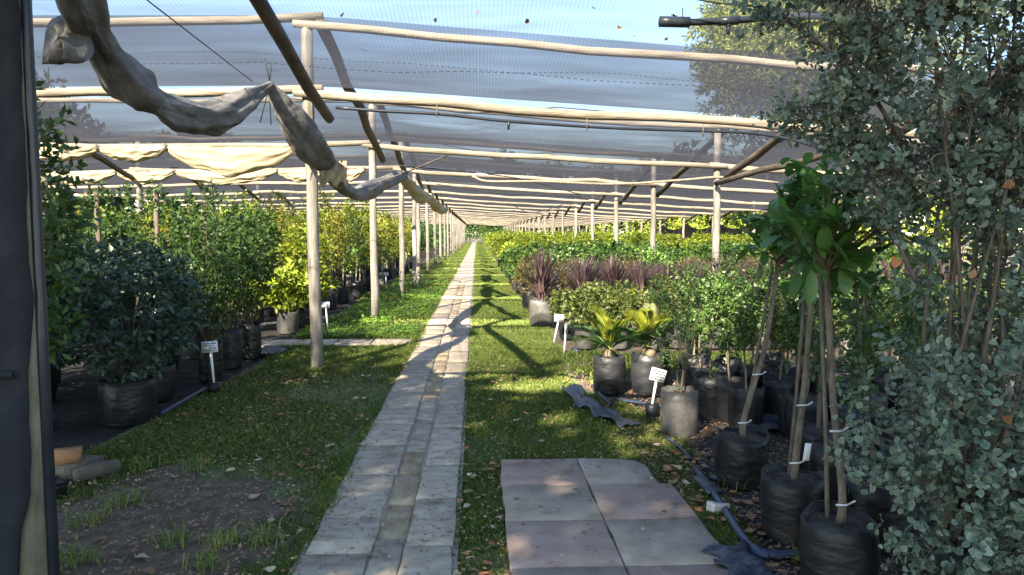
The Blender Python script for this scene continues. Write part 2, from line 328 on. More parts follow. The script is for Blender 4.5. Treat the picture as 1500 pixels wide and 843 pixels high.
# slab path: bedding, then every slab a piece of its own as far as they can be told apart
path = sheet('path', [PL - 0.02, (PL + PR) / 2, PR + 0.02], np.linspace(0.5, 140, 80), 0.003, M['path'])
def slab_mesh(x0, x1, y0, y1, z, g, t=0.045, rows=4):
    """thin slab with slightly worn, uneven edges"""
    nx, ny = rows, max(3, int((y1 - y0) / 0.12))
    X, Y = np.meshgrid(np.linspace(x0, x1, nx), np.linspace(y0, y1, ny))
    Z = np.full(X.shape, z) + g.normal(0, 0.0004, X.shape)
    ex = np.zeros(X.shape, bool); ex[0, :] = ex[-1, :] = ex[:, 0] = ex[:, -1] = True
    X = X + np.where(ex, g.normal(0, 0.0035, X.shape), 0); Y = Y + np.where(ex, g.normal(0, 0.0035, X.shape), 0)
    cx, cyy = (x0 + x1) / 2, (y0 + y1) / 2
    Xi = X + np.where(ex, np.sign(cx - X) * 0.004, 0); Yi = Y.copy(); Yi[0, :] += 0.004; Yi[-1, :] -= 0.004
    Zo = np.where(ex, Z - 0.006, Z)
    top = np.stack([Xi, Yi, np.where(ex, Z, Z)], -1); V = top.reshape(-1, 3)
    I = np.arange(nx * ny).reshape(ny, nx)
    Q = np.stack([I[:-1, :-1], I[:-1, 1:], I[1:, 1:], I[1:, :-1]], -1).reshape(-1, 4).tolist()
    rim = list(I[0, :]) + list(I[1:, -1]) + list(I[-1, -2::-1]) + list(I[-2:0:-1, 0])
    n = len(V); Xf, Yf, Zf = X.ravel(), Y.ravel(), Zo.ravel()
    e1 = np.array([[Xf[i], Yf[i], Zf[i]] for i in rim]); e2 = e1.copy(); e2[:, 2] = z - t
    V = np.concatenate([V, e1, e2]); m = len(rim)
    for k in range(m):
        k2 = (k + 1) % m
        Q.append([rim[k], n + k, n + k2, rim[k2]][::1]); Q.append([n + k, n + m + k, n + m + k2, n + k2])
    return np_mesh('slab', V, Q, None, False)
g = np.random.default_rng(3)
def column(x0, x1, breaks, mats, z):
    for a, b in zip(breaks[:-1], breaks[1:]):
        gap = 0.008
        link('slab', slab_mesh(x0 + g.uniform(0, .012), x1 - g.uniform(0, .012), a + gap, b - gap, z + g.uniform(-.004, .006), g), mats[int(g.integers(len(mats)))], path)
def breaks(start, first, lo, hi, end):
    b = [start] + first
    while b[-1] < end: b.append(b[-1] + g.uniform(lo, hi))
    return b
column(PL, -0.535, breaks(2.3, [2.95, 3.57, 4.04, 4.79, 5.45, 6.05, 6.62, 7.3], 0.5, 0.8, 24), [M['slab']], 0.022)
column(-0.53, -0.375, breaks(2.4, [2.9, 3.3, 3.75, 4.25, 4.8, 5.3], 0.35, 0.6, 24), [M['slab_tan'], M['slab_tan'], M['slab']], 0.015)
column(-0.37, PR, breaks(2.2, [2.9, 3.64, 4.32, 4.97, 5.93, 6.77, 7.5], 0.6, 0.9, 24), [M['slab']], 0.022)
side = sheet('side_path', np.linspace(-5.2, -0.98, 20), [10.42, 10.75, 11.12], 0.004, M['soil'])
x = -5.1
while x < -1.15:
    b = min(x + g.uniform(0.5, 0.75), -0.95); link('slab', slab_mesh(x + .01, b - .01, 10.45 + g.uniform(0, .03), 11.08, 0.022, g), M['slab'], side); x = b
apron = sheet('paving', [0.16, 0.7, 1.18], [2.2, 3.5, 4.9], 0.002, M['soil'])
yb = [2.2, 2.78, 3.36, 3.93, 4.5, 5.05]
for r_ in range(5):
    for c_ in range(2):
        xa, xb = ((0.15, 0.69), (0.695, 1.22 if r_ < 4 else 1.14))[c_]
        pink = (r_ + c_) % 2 == 0
        me = slab_mesh(xa + .001, xb - .001, yb[r_] + .003, yb[r_ + 1] - .003, 0.03 + g.uniform(-.003, .004), g)
        if r_ == 4 and c_ == 1:          # worn-away far corner
            for v in me.vertices:
                dx, dy = v.co.x - 0.98, v.co.y - 4.86
                if dx > 0 and dy > 0:
                    k = math.hypot(dx, dy)
                    if k > 0.16: v.co.x = 0.98 + dx * 0.16 / k; v.co.y = 4.86 + dy * 0.16 / k
        link('slab', me, M['slab_pink'] if pink else M['slab_grey'], apron)

# grass blades
def blades(n, x0f, x1f, y0, y1, hmin, hmax, wid, maskf, seed, power=1.0):
    g = np.random.default_rng(seed)
    u = g.random(n) ** power; Y = y0 + (y1 - y0) * u
    X0 = x0f(Y); X1 = x1f(Y); X = X0 + (X1 - X0) * g.random(n)
    keep = g.random(n) < maskf(X, Y); X, Y = X[keep], Y[keep]; n = len(X)
    H = g.uniform(hmin, hmax, n) * (0.6 + 0.8 * vnoise(X, Y, 5, 2.5)); a = g.random(n) * 6.283; lean = g.uniform(0.2, 1.1, n) * H
    b = a + g.uniform(-1, 1, n); W = wid * g.uniform(0.6, 1.4, n) * (1 + Y / 14)
    Z = 0.03 * vnoise(X, Y, 3, 1.7) - 0.03
    P0 = np.stack([X - np.cos(b) * W, Y - np.sin(b) * W, Z], -1); P1 = np.stack([X + np.cos(b) * W, Y + np.sin(b) * W, Z], -1)
    T = np.stack([X + np.cos(a) * lean, Y + np.sin(a) * lean, Z + H], -1)
    Md = np.stack([X + np.cos(a) * lean * .35 + np.cos(b) * W * .8, Y + np.sin(a) * lean * .35 + np.sin(b) * W * .8, Z + H * .6], -1)
    V = np.stack([P0, P1, Md, T], 1).reshape(-1, 3); I = np.arange(n) * 4
    return V, np.stack([I, I + 1, I + 2, I + 3], -1)
def bare(X, Y):
    """1 on turf, low on the trodden dirt in the near left"""
    d = ((X + 1.75) / 0.95) ** 2 + ((Y - 3.9) / 1.35) ** 2
    m = np.clip((d - 0.55 + (vnoise(X, Y, 21, 1.8) - 0.5) * 1.6) * 1.3, 0.03, 1)
    pt = np.clip((vnoise(X, Y, 31, 1.1) - 0.22) * 4, 0.15, 1)
    return m * pt
def notside(X, Y): return np.where((Y > 10.42) & (Y < 11.12) & (X < -1.0), 0.03, 1.0)
def notslab(X, Y): return np.where((Y < 5.06) & (X > 0.15) & (X < 1.17), 0.0, 1.0)
LX0 = lambda y: lawn_edge_left(y) - 0.05 + 0 * y
LX1 = lambda y: PL + 0.03 + 0 * y
RX0 = lambda y: PR - 0.028 + 0 * y
RX1 = lambda y: lawn_edge_right(y) + 0.06
parts = []
for args in [(190000, LX0, LX1, 2.2, 10.5, 0.02, 0.055, 0.003, lambda X, Y: bare(X, Y), 1, 1.3),
             (120000, RX0, RX1, 2.2, 10.5, 0.02, 0.05, 0.003, lambda X, Y: notslab(X, Y) * np.clip((vnoise(X, Y, 31, 1.1) - .1) * 5, .3, 1), 2, 1.3),
             (60000, LX0, LX1, 10.4, 32, 0.03, 0.07, 0.004, notside, 3, 1.5),
             (55000, RX0, RX1, 10.4, 34, 0.02, 0.05, 0.004, lambda X, Y: 1 + 0 * X, 4, 1.5),
             (26000, LX0, LX1, 32, 120, 0.04, 0.08, 0.008, lambda X, Y: 1 + 0 * X, 5, 1.4),
             (26000, RX0, RX1, 34, 120, 0.04, 0.08, 0.008, lambda X, Y: 1 + 0 * X, 6, 1.4),
             (9000, lambda y: 1.1 + 0 * y, lambda y: 3.6 + 0 * y, 8.2, 9.7, 0.03, 0.08, 0.004, lambda X, Y: 0.9 + 0 * X, 7, 1.0)]:
    parts.append(blades(*args))
mb = MB()
for V, Q in parts: mb.add(V, Q)
gr = link('grass', mb.mesh('grass'), M['grass'], None, 'stuff'); tag(gr, 'short green grass growing on both sides of the slab path', 'grass')

# ------------------------------------------------------------------ leaf builders
def leaf_quads(P, D, N, L, W, style='quad', droop=0.15):
    N = unit(N - D * (N * D).sum(-1, keepdims=True)); S = np.cross(D, N)
    L = L[:, None]; W = W[:, None]
    base = P; tip = P + D * L - N * L * droop
    r = P + D * L * 0.48 + S * W; l = P + D * L * 0.48 - S * W
    n = len(P); I = np.arange(n)
    if style == 'quad':
        return np.stack([base, r, tip, l], 1).reshape(-1, 3), np.stack([I*4, I*4+1, I*4+2, I*4+3], -1)
    mid = P + D * L * 0.5 - N * W * 0.35
    V = np.stack([base, r, tip, l, mid], 1).reshape(-1, 3)
    Q = np.concatenate([np.stack([I*5, I*5+1, I*5+2, I*5+4], -1), np.stack([I*5, I*5+4, I*5+2, I*5+3], -1)])
    return V, Q
def leaf_round(P, D, N, L, W, cup=0.15):
    N = unit(N - D * (N * D).sum(-1, keepdims=True)); S = np.cross(D, N)
    prof = [(0.0, 0.0), (0.25, 0.62), (0.58, 1.0), (0.84, 0.72), (1.0, 0.0), (0.82, -0.66), (0.52, -1.0), (0.22, -0.58)]
    L = L[:, None]; W = W[:, None]
    vs = [P + D * L * 0.5 - N * W * cup]
    for a, b in prof: vs.append(P + D * L * a + S * W * b + N * W * 0.35 * math.sin(a * 9 + b * 5))
    V = np.stack(vs, 1).reshape(-1, 3); n = len(P); I = np.arange(n) * 9
    T = np.concatenate([np.stack([I, I + 1 + k, I + 1 + (k + 1) % 8], -1) for k in range(8)])
    e = np.tile(np.array([0.0] + [1.0] * 8), n)
    return V, T, e
def lobes(g, dirs, amp, k=7):
    c = unit(g.normal(size=(k, 3))); s = g.uniform(-1, 1, k)
    return 1 + amp * (np.exp(-((1 - dirs @ c.T) / 0.25)) @ s)
def twigs(g, n, cen, rad, inner=0.35, amp=0.35, up=0.45, low=-1.0):
    d = unit(g.normal(size=(n * 2, 3))); d = d[d[:, 2] > low][:n]
    r = (inner ** 3 + (1 - inner ** 3) * g.random(len(d))) ** (1 / 3) * lobes(g, d, amp)
    A = np.array(cen) + d * r[:, None] * np.array(rad)
    D = unit(d * np.array([1, 1, 0.8]) + np.array([0, 0, up]) + g.normal(0, 0.35, d.shape))
    return A, D
def leaves_on(g, A, D, k, tl, L, W, style='quad', flat=0.6, spread=0.9, droop=0.15):
    n = len(A); A = np.repeat(A, k, 0); D = np.repeat(D, k, 0)
    s = np.tile(np.linspace(0.05, 1, k), n)[:, None]
    P = A + D * tl * s + g.normal(0, tl * 0.05, A.shape)
    per = unit(np.cross(D, g.normal(size=D.shape)))
    ld = unit(D * (0.35 + 0.5 * s) + per * spread)
    N = unit(np.array([0, 0, 1.0]) * flat + g.normal(0, 0.5, D.shape) - TO_UP * 0)
    Ls = L * g.uniform(0.7, 1.25, len(P)); Ws = W * g.uniform(0.75, 1.2, len(P))
    if style == 'round': return leaf_round(P, ld, N, Ls, Ws)
    return leaf_quads(P, ld, N, Ls, Ws, style, droop)
TO_UP = np.array([0, 0, 1.0])
def stems_mesh(g, base, A, D, n, r0=0.012, trunk=None, sides=4):
    mb = MB(); idx = g.permutation(len(A))[:n]
    b0 = np.array(base, float); fork = np.array(trunk, float) if trunk is not None else b0
    if trunk is not None: mb.tube(curve([b0, b0 * .5 + fork * .5 + g.normal(0, .01, 3), fork], 6), np.linspace(r0 * 1.25, r0, 6), 7, 0.05)
    for i in idx:
        e = A[i] + D[i] * 0.04; m = fork * 0.45 + e * 0.55 + g.normal(0, 0.05, 3) * np.array([1, 1, .4]) + np.array([0, 0, 0.06])
        mb.tube(curve([fork, m, e], 5), np.linspace(r0 * 0.6, r0 * 0.16, 5), sides, 0, False)
    return mb.mesh('stem', True)
def fol_mesh(parts):
    mb = MB()
    for V, Q in parts: mb.add(V, Q)
    return mb.mesh('foliage')

ords = ['first', 'second', 'third', 'fourth', 'fifth', 'sixth', 'seventh', 'eighth', 'ninth', 'tenth', 'eleventh', 'twelfth', 'thirteenth', 'fourteenth', 'fifteenth', 'sixteenth', 'seventeenth', 'eighteenth']
# ------------------------------------------------------------------ growing bags
def bag_mesh(g, r, h, rings=7, seg=22, bulge=0.05, wr=0.018):
    mb = MB(); zs = np.linspace(0, h, rings); th = np.arange(seg) / seg * 6.2832
    ph = g.random(6) * 6.28
    V = []
    for i, z in enumerate(zs):
        t = z / h; rr = r * (0.95 + bulge * math.sin(t * 3.0)) * (1 - 0.05 * (1 - t) ** 4)
        for a in th:
            k = 1 + wr * (math.sin(3 * a + ph[0] + 4 * t) + 0.7 * math.sin(7 * a + ph[1] - 7 * t) + 0.6 * math.sin(2 * a + 9 * t + ph[2])) + g.normal(0, wr * 0.35)
            V.append((math.cos(a) * rr * k, math.sin(a) * rr * k, z + (g.normal(0, 0.008) + 0.012 * math.sin(2 * a + ph[3]) if i == rings - 1 else 0)))
    top = np.array(V[-seg:])
    inn = top * np.array([0.95, 0.95, 1]) ; inn2 = top * np.array([0.93, 0.93, 1]) - np.array([0, 0, 0.06])
    V = np.concatenate([np.array(V), inn, inn2]); I = np.arange(len(V)).reshape(-1, seg)
    a, b = I[:-1], I[1:]
    Q = np.stack([a, np.roll(a, -1, 1), np.roll(b, -1, 1), b], -1).reshape(-1, 4)
    mb.add(V, Q); return mb.mesh('bag', True)
def soil_mesh(g, r, h):
    seg, V, T, Q = 18, [(0, 0, h - 0.025)], [], []
    for j, f in enumerate((0.5, 0.94)):
        for k in range(seg):
            a = k / seg * 6.2832; V.append((math.cos(a) * r * f, math.sin(a) * r * f, h - 0.035 + g.normal(0, 0.007)))
    for k in range(seg):
        k2 = (k + 1) % seg; T.append((0, 1 + k, 1 + k2)); Q.append((1 + k, 1 + seg + k, 1 + seg + k2, 1 + k2))
    return np_mesh('soil', V, Q, T, True)
gb = np.random.default_rng(77)
BAGS = {}
def bag_kind(key, r, h, n=3):
    BAGS[key] = [(bag_mesh(gb, r, h), soil_mesh(gb, r, h)) for _ in range(n)]
bag_kind('big', 0.165, 0.34, 4); bag_kind('std', 0.15, 0.36, 4); bag_kind('small', 0.12, 0.26, 3); bag_kind('tall', 0.14, 0.46, 3); bag_kind('wide', 0.23, 0.36, 2)
BAGH = dict(big=0.34, std=0.36, small=0.26, tall=0.46, wide=0.36)
_bagcache = {}
def add_bag(t, kind, old=False, k=None, soil=True):
    bm, sm = BAGS[kind][random.randrange(len(BAGS[kind])) if k is None else k]
    key = (bm.name, old)
    if key not in _bagcache:
        c = bm.copy(); c.materials.clear(); c.materials.append(M['bag_old'] if old else M['bag']); _bagcache[key] = c
    b = link('bag', _bagcache[key], None, t); b.rotation_euler.z = random.random() * 6.28
    if soil: link('soil', sm, M['potsoil'], b)
    return b

# ------------------------------------------------------------------ plant kinds (foliage + stems, shared by copies)
KIND = {}
def kind(key, n, fn):
    KIND[key] = [fn(np.random.default_rng(1000 + 17 * len(KIND) + i)) for i in range(n)]
def shrub_fn(h0, h1, rad, nt_, k, tl, L, W, mat, bagk, style='quad', nst=14, r0=0.012, trunk=False, amp=0.35, inner=0.3, up=0.45, flat=0.6, stem='stem', spread=0.9, low=-1.0, extra=None):
    def f(g):
        c = (g.normal(0, .03), g.normal(0, .03), (h0 + h1) / 2); rz = (h1 - h0) / 2
        A, D = twigs(g, nt_, c, (rad, rad, rz), inner, amp, up, low)
        A[:, 2] = np.maximum(A[:, 2], BAGH.get(bagk, 0.0) + 0.02) if bagk else A[:, 2]
        fm = fol_mesh([leaves_on(g, A, D, k, tl, L, W, style, flat, spread)]); fm.materials.append(M[mat])
        b = (0, 0, BAGH[bagk] - 0.06) if bagk else (0, 0, 0)
        tr = (g.normal(0, .02), g.normal(0, .02), h0 + 0.1) if trunk else None
        smm = stems_mesh(g, b, A, D, nst, r0, tr); smm.materials.append(M[stem])
        ex = None
        if extra:
            i = g.permutation(len(A))[:max(4, len(A) // 12)]
            ex = fol_mesh([leaves_on(g, A[i], D[i], k, tl * 1.1, L, W, style, flat, spread)]); ex.materials.append(M[extra])
        return dict(fol=fm, stem=smm, bag=bagk, extra=ex)
    return f
kind('dark_bush', 3, shrub_fn(0.40, 1.5, 0.55, 330, 9, 0.11, 0.075, 0.019, 'dark', 'wide', 'fold', 18, 0.016, flat=0.5, amp=0.3))
kind('dark_tree', 3, shrub_fn(0.55, 1.95, 0.36, 300, 8, 0.11, 0.065, 0.017, 'mid', 'tall', 'quad', 16, 0.015, amp=0.5))
kind('mid_tree', 3, shrub_fn(0.85, 2.15, 0.42, 230, 8, 0.13, 0.085, 0.022, 'green', 'std', 'quad', 14, 0.016, True, amp=0.5))
kind('bright_tree', 4, shrub_fn(0.75, 2.15, 0.42, 210, 8, 0.14, 0.095, 0.026, 'bright', 'std', 'quad', 14, 0.016, True, amp=0.5, stem='palestem'))
kind('gold_tree', 3, shrub_fn(0.85, 2.3, 0.46, 260, 8, 0.14, 0.07, 0.015, 'gold', 'std', 'quad', 14, 0.014, True, amp=0.5, stem='palestem'))
kind('bright_low', 3, shrub_fn(0.35, 0.95, 0.36, 130, 8, 0.10, 0.10, 0.03, 'bright', 'big', 'fold', 10, 0.010, amp=0.35, up=0.6))
kind('pea_shrub', 4, shrub_fn(0.34, 0.86, 0.32, 150, 9, 0.11, 0.065, 0.020, 'olive', 'big', 'fold', 12, 0.009, amp=0.4, up=0.9, extra='bright'))
kind('green_shrub', 4, shrub_fn(0.40, 1.18, 0.46, 190, 7, 0.12, 0.085, 0.026, 'green', 'big', 'quad', 8, 0.011, amp=0.4, up=0.6, low=-0.5))
kind('bright_shrub', 4, shrub_fn(0.45, 1.38, 0.48, 180, 7, 0.13, 0.09, 0.025, 'bright', 'big', 'quad', 8, 0.011, amp=0.45, up=0.6, low=-0.5))
kind('rusty_shrub', 3, shrub_fn(0.38, 1.1, 0.42, 200, 7, 0.12, 0.06, 0.014, 'rusty', 'big', 'quad', 8, 0.010, amp=0.45, up=0.7))
kind('slim', 3, shrub_fn(0.55, 1.28, 0.08, 120, 8, 0.06, 0.036, 0.011, 'mid', 'std', 'quad', 6, 0.008, True, amp=0.5, up=0.8, inner=0.1, extra='olive'))
kind('wispy', 2, shrub_fn(0.42, 1.30, 0.13, 110, 8, 0.09, 0.03, 0.008, 'mid', 'std', 'quad', 12, 0.008, True, amp=0.7, up=0.9, inner=0.1, extra='rusty'))

def blade_plant(g, n, h, spread_, W, base_z, arch=0.35):
    Vs, Qs = [], []; nseg = 5; off = 0
    for i in range(n):
        a = g.random() * 6.283; tilt = abs(g.normal(0, spread_)); L = h * g.uniform(0.7, 1.1)
        d0 = np.array([math.cos(a) * math.sin(tilt), math.sin(a) * math.sin(tilt), math.cos(tilt)])
        out_ = np.array([math.cos(a), math.sin(a), 0]); sd_ = np.array([-math.sin(a), math.cos(a), 0])
        t = np.linspace(0, 1, nseg)[:, None]
        C = np.array([0, 0, base_z]) + g.normal(0, 0.02, 3) * np.array([1, 1, 0]) + d0 * L * t + (out_ * 0.5 - TO_UP * 0.6) * arch * L * (t ** 2.5) * g.uniform(0.2, 1.0)
        wv = W * np.array([0.5, 1, 0.95, 0.65, 0.04])[:, None] * g.uniform(0.8, 1.2)
        Vs.append(np.stack([C - sd_ * wv, C + sd_ * wv], 1).reshape(-1, 3))
        k = np.arange(nseg - 1) * 2 + off; Qs.append(np.stack([k, k + 1, k + 3, k + 2], -1)); off += nseg * 2
    return np_mesh('foliage', np.concatenate(Vs), np.concatenate(Qs))
def cord_fn(g):
    m = blade_plant(g, 120, 0.78, 0.40, 0.011, 0.32); m.materials.append(M['purple'])
    sm_ = MB().tube([(0, 0, 0.26), (0.005, 0, 0.36)], [0.03, 0.025], 7).mesh('stem', True); sm_.materials.append(M['stem'])
    return dict(fol=m, stem=sm_, bag='big', extra=None)
kind('cordyline', 4, cord_fn)

def place(key, name, label, cat, group, x, y, rz=None, sc=1.0, old=False, v=None, bag=True):
    v = random.randrange(len(KIND[key])) if v is None else v
    K = KIND[key][v]; rz = random.random() * 6.28 if rz is None else rz
    t = thing(name, label, cat, (x, y, 0), rz, group, sc)
    if K['bag'] and bag: add_bag(t, K['bag'], old)
    link('stem', K['stem'], None, t); link('foliage', K['fol'], None, t, 'stuff')
    if K['extra']: link('new_growth', K['extra'], None, t, 'stuff')
    return t

# ------------------------------------------------------------------ shade house: posts, beams, braces, net panels
def ztop(x): return 4.0 + (x + 1.9) * 0.014 if x < -1.9 else 4.0 - 0.068 * (x + 1.9)
def zlow(x): return ztop(x) - (0.78 if x < -1.9 else 0.78 - 0.008 * (x + 1.9))
ROWS = [3.3] + [8.75 + 5.0 * i for i in range(24)]
LINES = [-14.7, -8.3, -1.9, 4.5, 10.9]
house = thing('shade_house', 'long timber shade house with sawtooth roof of grey shade net', 'shade house')
gs = np.random.default_rng(9)
def pole(name, a, b, r0, r1, mat, parent, n=7, sag=0.0, wob=0.012, sides=9):
    a = np.array(a, float); b = np.array(b, float); t = np.linspace(0, 1, n)[:, None]
    P = a + (b - a) * t; P[:, 2] -= sag * 4 * (t[:, 0] * (1 - t[:, 0])); P[1:-1] += gs.normal(0, wob, (n - 2, 3))
    o = link(name, MB().tube(P, np.linspace(r0, r1, n), sides, 0.035, True, gs).mesh(name, True), mat, parent)
    return o
for i, y in enumerate(ROWS):
    far = y > 45; sides = 6 if far else 10
    for x in LINES:
        if i == 0 and x == -1.9: continue                    # the wrapped gate post stands here
        if x < -10 and y < 15: continue
        pole('post', (x, y, -0.1), (x + gs.normal(0, .02), y, ztop(x) - 0.03), 0.072, 0.064, M['wood_z'], house, 8, 0, 0.006, sides)
    ext = [-14.9] + LINES[1:-1] + [11.2]
    for k in range(4):
        x0, x1 = ext[k], ext[k + 1]
        if i == 0 and k == 0: continue
        o0, o1 = 0.18, 0.0
        dz = 0.05 if k % 2 else -0.02
        pole('roof_beam', (x0 - o0, y - 0.02 * k, ztop(x0) + dz), (x1 + 0.15, y - 0.02 * k, ztop(x1) + dz + .02), *((.036, .04) if far else (.045, .05)), M['wood_x'], house, 9, 0.05, 0.016, sides)
        pole('gutter_beam', (x0 - o0, y - 0.085, zlow(x0) + dz * .5), (x1 + 0.15, y - 0.085, zlow(x1) + dz * .5), *((.04, .042) if far else (.053, .05)), M['wood_x'], house, 9, 0.04, 0.014, sides)
    if i + 1 < len(ROWS):
        y2 = ROWS[i + 1]
        for x in LINES[1:]:
            if far and x != -1.9 and x != 4.5: continue
            xo = x + (0.13 if x > -5 else -0.1)
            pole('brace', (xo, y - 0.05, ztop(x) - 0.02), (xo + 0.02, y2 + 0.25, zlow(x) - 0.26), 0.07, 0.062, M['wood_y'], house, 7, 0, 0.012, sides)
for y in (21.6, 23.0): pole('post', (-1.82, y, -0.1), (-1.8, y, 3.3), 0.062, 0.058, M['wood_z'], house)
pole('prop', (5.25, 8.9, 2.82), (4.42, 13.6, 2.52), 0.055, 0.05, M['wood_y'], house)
# net panels: from the upper beam of one row down to the lower beam of the next
NX = 40
def panel(y0, y1, first=False):
    xs = np.linspace(-15, 11.3, NX); ts = np.linspace(0, 1, 12); V = []
    for t in ts:
        for x in xs:
            za = ztop(x) + 0.085; zb = zlow(x) + 0.075
            z = za + (zb - za) * t - 0.20 * math.sin(math.pi * t) * (0.7 + 0.5 * math.sin(x * 0.9 + y0)) + 0.045 * math.sin(x * 2.6 + t * 5 + y0) * math.sin(math.pi * t)
            V.append((x, y0 + (y1 - y0) * t, z))
    I = np.arange(len(V)).reshape(12, NX)
    Q = np.stack([I[:-1, :-1], I[:-1, 1:], I[1:, 1:], I[1:, :-1]], -1).reshape(-1, 4)
    p = link('net_panel', np_mesh('net_panel', V, Q, None, True), M['net'], house)
    if y1 < 40:
        A = np.array(V).reshape(12, NX, 3)
        for t, dash, rr in ((2, True, .0045), (5, False, .007), (9, True, .004)):
            L_ = A[t].copy(); L_[:, 2] -= 0.012; L_[:, 1] += 0.05 * np.sin(L_[:, 0] * 0.8)
            if not dash: m = MB().tube(L_, rr, 4)
            else:
                m = MB(); n = 380
                xx = np.linspace(L_[0, 0], L_[-1, 0], n * 2)
                yy = np.interp(xx, L_[:, 0], L_[:, 1]); zz = np.interp(xx, L_[:, 0], L_[:, 2])
                for q in range(n):
                    a, b = q * 2, q * 2 + 1
                    m.tube([(xx[a], yy[a], zz[a]), (xx[b], yy[b], zz[b])], rr, 3, 0, False)
            link('seam', m.mesh('seam'), M['thread'], p, 'stuff' if dash else None)
    return p
panel(-1.7, 3.3)
for a, b in zip(ROWS[:-1], ROWS[1:]): panel(a, b)
# black net hung along the far right side
V = []; yy = np.linspace(23.75, 46, 40); zz = np.linspace(0, 1, 7)
for z in zz:
    for y in yy:
        top = zlow(11) - 0.35 - 0.30 * abs(math.sin((y - 23.75) * 0.63)); bot = 1.05 + 0.5 * abs(math.sin((y - 22) * 0.42))
        V.append((11.05 + 0.12 * math.sin(y * 2.7) * (1 - z), y, bot + (top - bot) * z))
I = np.arange(len(V)).reshape(7, 40)
link('black_net_curtain', np_mesh('black_net_curtain', V, np.stack([I[:-1, :-1], I[:-1, 1:], I[1:, 1:], I[1:, :-1]], -1).reshape(-1, 4), None, True), M['black_net'], house)

# gate post at the near left: timber, black cladding, steel pipe
gp = thing('gate_post', 'dark cloth clad timber gate post at the left edge', 'post', (-1.885, 3.05, 0))
link('timber', MB().box((-0.03, 0.0, -0.1), (0.098, 0.055, 3.4), 0.004).mesh('timber'), M['gate_wood'], gp)
nz, nxx = 46, 12; V = []
for i in range(nz):
    z = 0.02 + 3.3 * i / (nz - 1)
    edge = float(np.interp(z, [0, .25, .40, .52, .9, 1.15, 1.3, 3.4], [-0.02, -.01, .02, .06, .07, .08, .101, .103])) + 0.005 * math.sin(z * 11) + 0.003 * math.sin(z * 29)
    for k in range(nxx):
        t = k / (nxx - 1); xx = -0.55 + (edge + 0.55) * t
        V.append((xx, -0.014 - 0.02 * math.sin(t * 9 + z * 1.3) * (1 - t) - 0.006 * math.sin(z * 6 + t * 4), z))
I = np.arange(len(V)).reshape(nz, nxx)
cl = link('cladding', np_mesh('cladding', V, np.stack([I[:-1, :-1], I[:-1, 1:], I[1:, 1:], I[1:, :-1]], -1).reshape(-1, 4), None, True), M['cladding'], gp)
md = cl.modifiers.new('thick', 'SOLIDIFY'); md.thickness = 0.006
link('batten', MB().box((-0.56, -0.05, 1.02), (0.03, -0.036, 1.05), 0.003).mesh('batten'), M['cladding'], gp)
link('steel_pipe', MB().tube([(0.115, 0.03, 0), (0.112, 0.03, 1.2), (0.108, 0.03, 2.4), (0.11, 0.03, 3.4)], 0.022, 10).mesh('steel_pipe', True), M['pipe'], gp)
link('nail', MB().tube([(-0.12, -0.045, 0.62), (-0.12, -0.03, 0.62)], 0.008, 8).mesh('nail'), M['twine'], gp)

# ------------------------------------------------------------------ rolled and draped cloths
def roll_mesh(pts, rad, n, seed, sides=44, fold=0.16, flat=1.0):
    n = n * 2
    g = np.random.default_rng(seed); P = curve(pts, n); r = np.interp(np.linspace(0, 1, n), np.linspace(0, 1, len(rad)), rad)
    T = unit(np.gradient(P, axis=0)); A = unit(np.cross(T, TO_UP)); B = np.cross(A, T)
    V = []; ph = g.random(5) * 6.28
    for i in range(n):
        s = i / n * 14; pin = 0.75 + 0.25 * abs(math.sin(s * 0.9 + ph[4]))
        for k in range(sides):
            a = k / sides * 6.2832
            f = 1 + fold * (math.sin(3 * a + s * .8 + ph[0]) * .6 + math.sin(5 * a - s * 1.1 + ph[1]) * .5 + math.sin(2 * a + s * .5 + ph[2]) * .5 + 0.45 * abs(math.sin(4.5 * a + s * .9 + ph[3])) + 0.4 * abs(math.sin(8 * a - s * 1.6 + ph[1])) + 0.2 * math.sin(s * 6 + 3 * a)) 
            V.append(P[i] + (A[i] * math.cos(a) + B[i] * math.sin(a) * flat) * r[i] * f * pin)
    I = np.arange(n * sides).reshape(n, sides); a, b = I[:-1], I[1:]
    Q = np.stack([a, np.roll(a, -1, 1), np.roll(b, -1, 1), b], -1).reshape(-1, 4)
    return np_mesh('roll', V, Q, [[0, k + 1, k] for k in range(1, sides - 1)] + [[(n-1)*sides, (n-1)*sides + k, (n-1)*sides + k + 1] for k in range(1, sides - 1)], True)
def px_pts(L): return [tuple(at_y(a, b, d)) for a, b, d in L]
rc = thing('rolled_cloth', 'dirty rolled shade cloth sagging between the gate and the nearest post', 'cloth')
link('roll', roll_mesh(px_pts([(95, -95, 3.9), (118, 5, 4.3), (152, 75, 4.8), (200, 130, 5.2), (232, 152, 5.6), (268, 168, 6.0), (318, 172, 6.6), (362, 148, 7.1), (396, 125, 7.7)]),
     [.06, .105, .09, .145, .085, .12, .135, .10, .04], 90, 4, fold=0.19), M['cloth'], rc)
fl = px_pts([(62, 95, 4.35), (76, 30, 4.4), (112, 22, 4.45), (140, 75, 4.5), (118, 92, 4.4)])
V = []; c0 = np.mean(np.array(fl), 0)
for j in range(6):
    for p in curve(fl + [fl[0]], 25): V.append(c0 + (np.array(p) - c0) * (j / 5) + np.array([0, -0.10 * (1 - (j / 5) ** 2) + 0.02 * math.sin(p[0] * 60 + j), 0]))
I = np.arange(len(V)).reshape(6, 25)
o = link('loose_flap', np_mesh('loose_flap', V, np.stack([I[:-1, :-1], I[:-1, 1:], I[1:, 1:], I[1:, :-1]], -1).reshape(-1, 4), None, True), M['cloth'], rc)
o.modifiers.new('thick', 'SOLIDIFY').thickness = 0.004
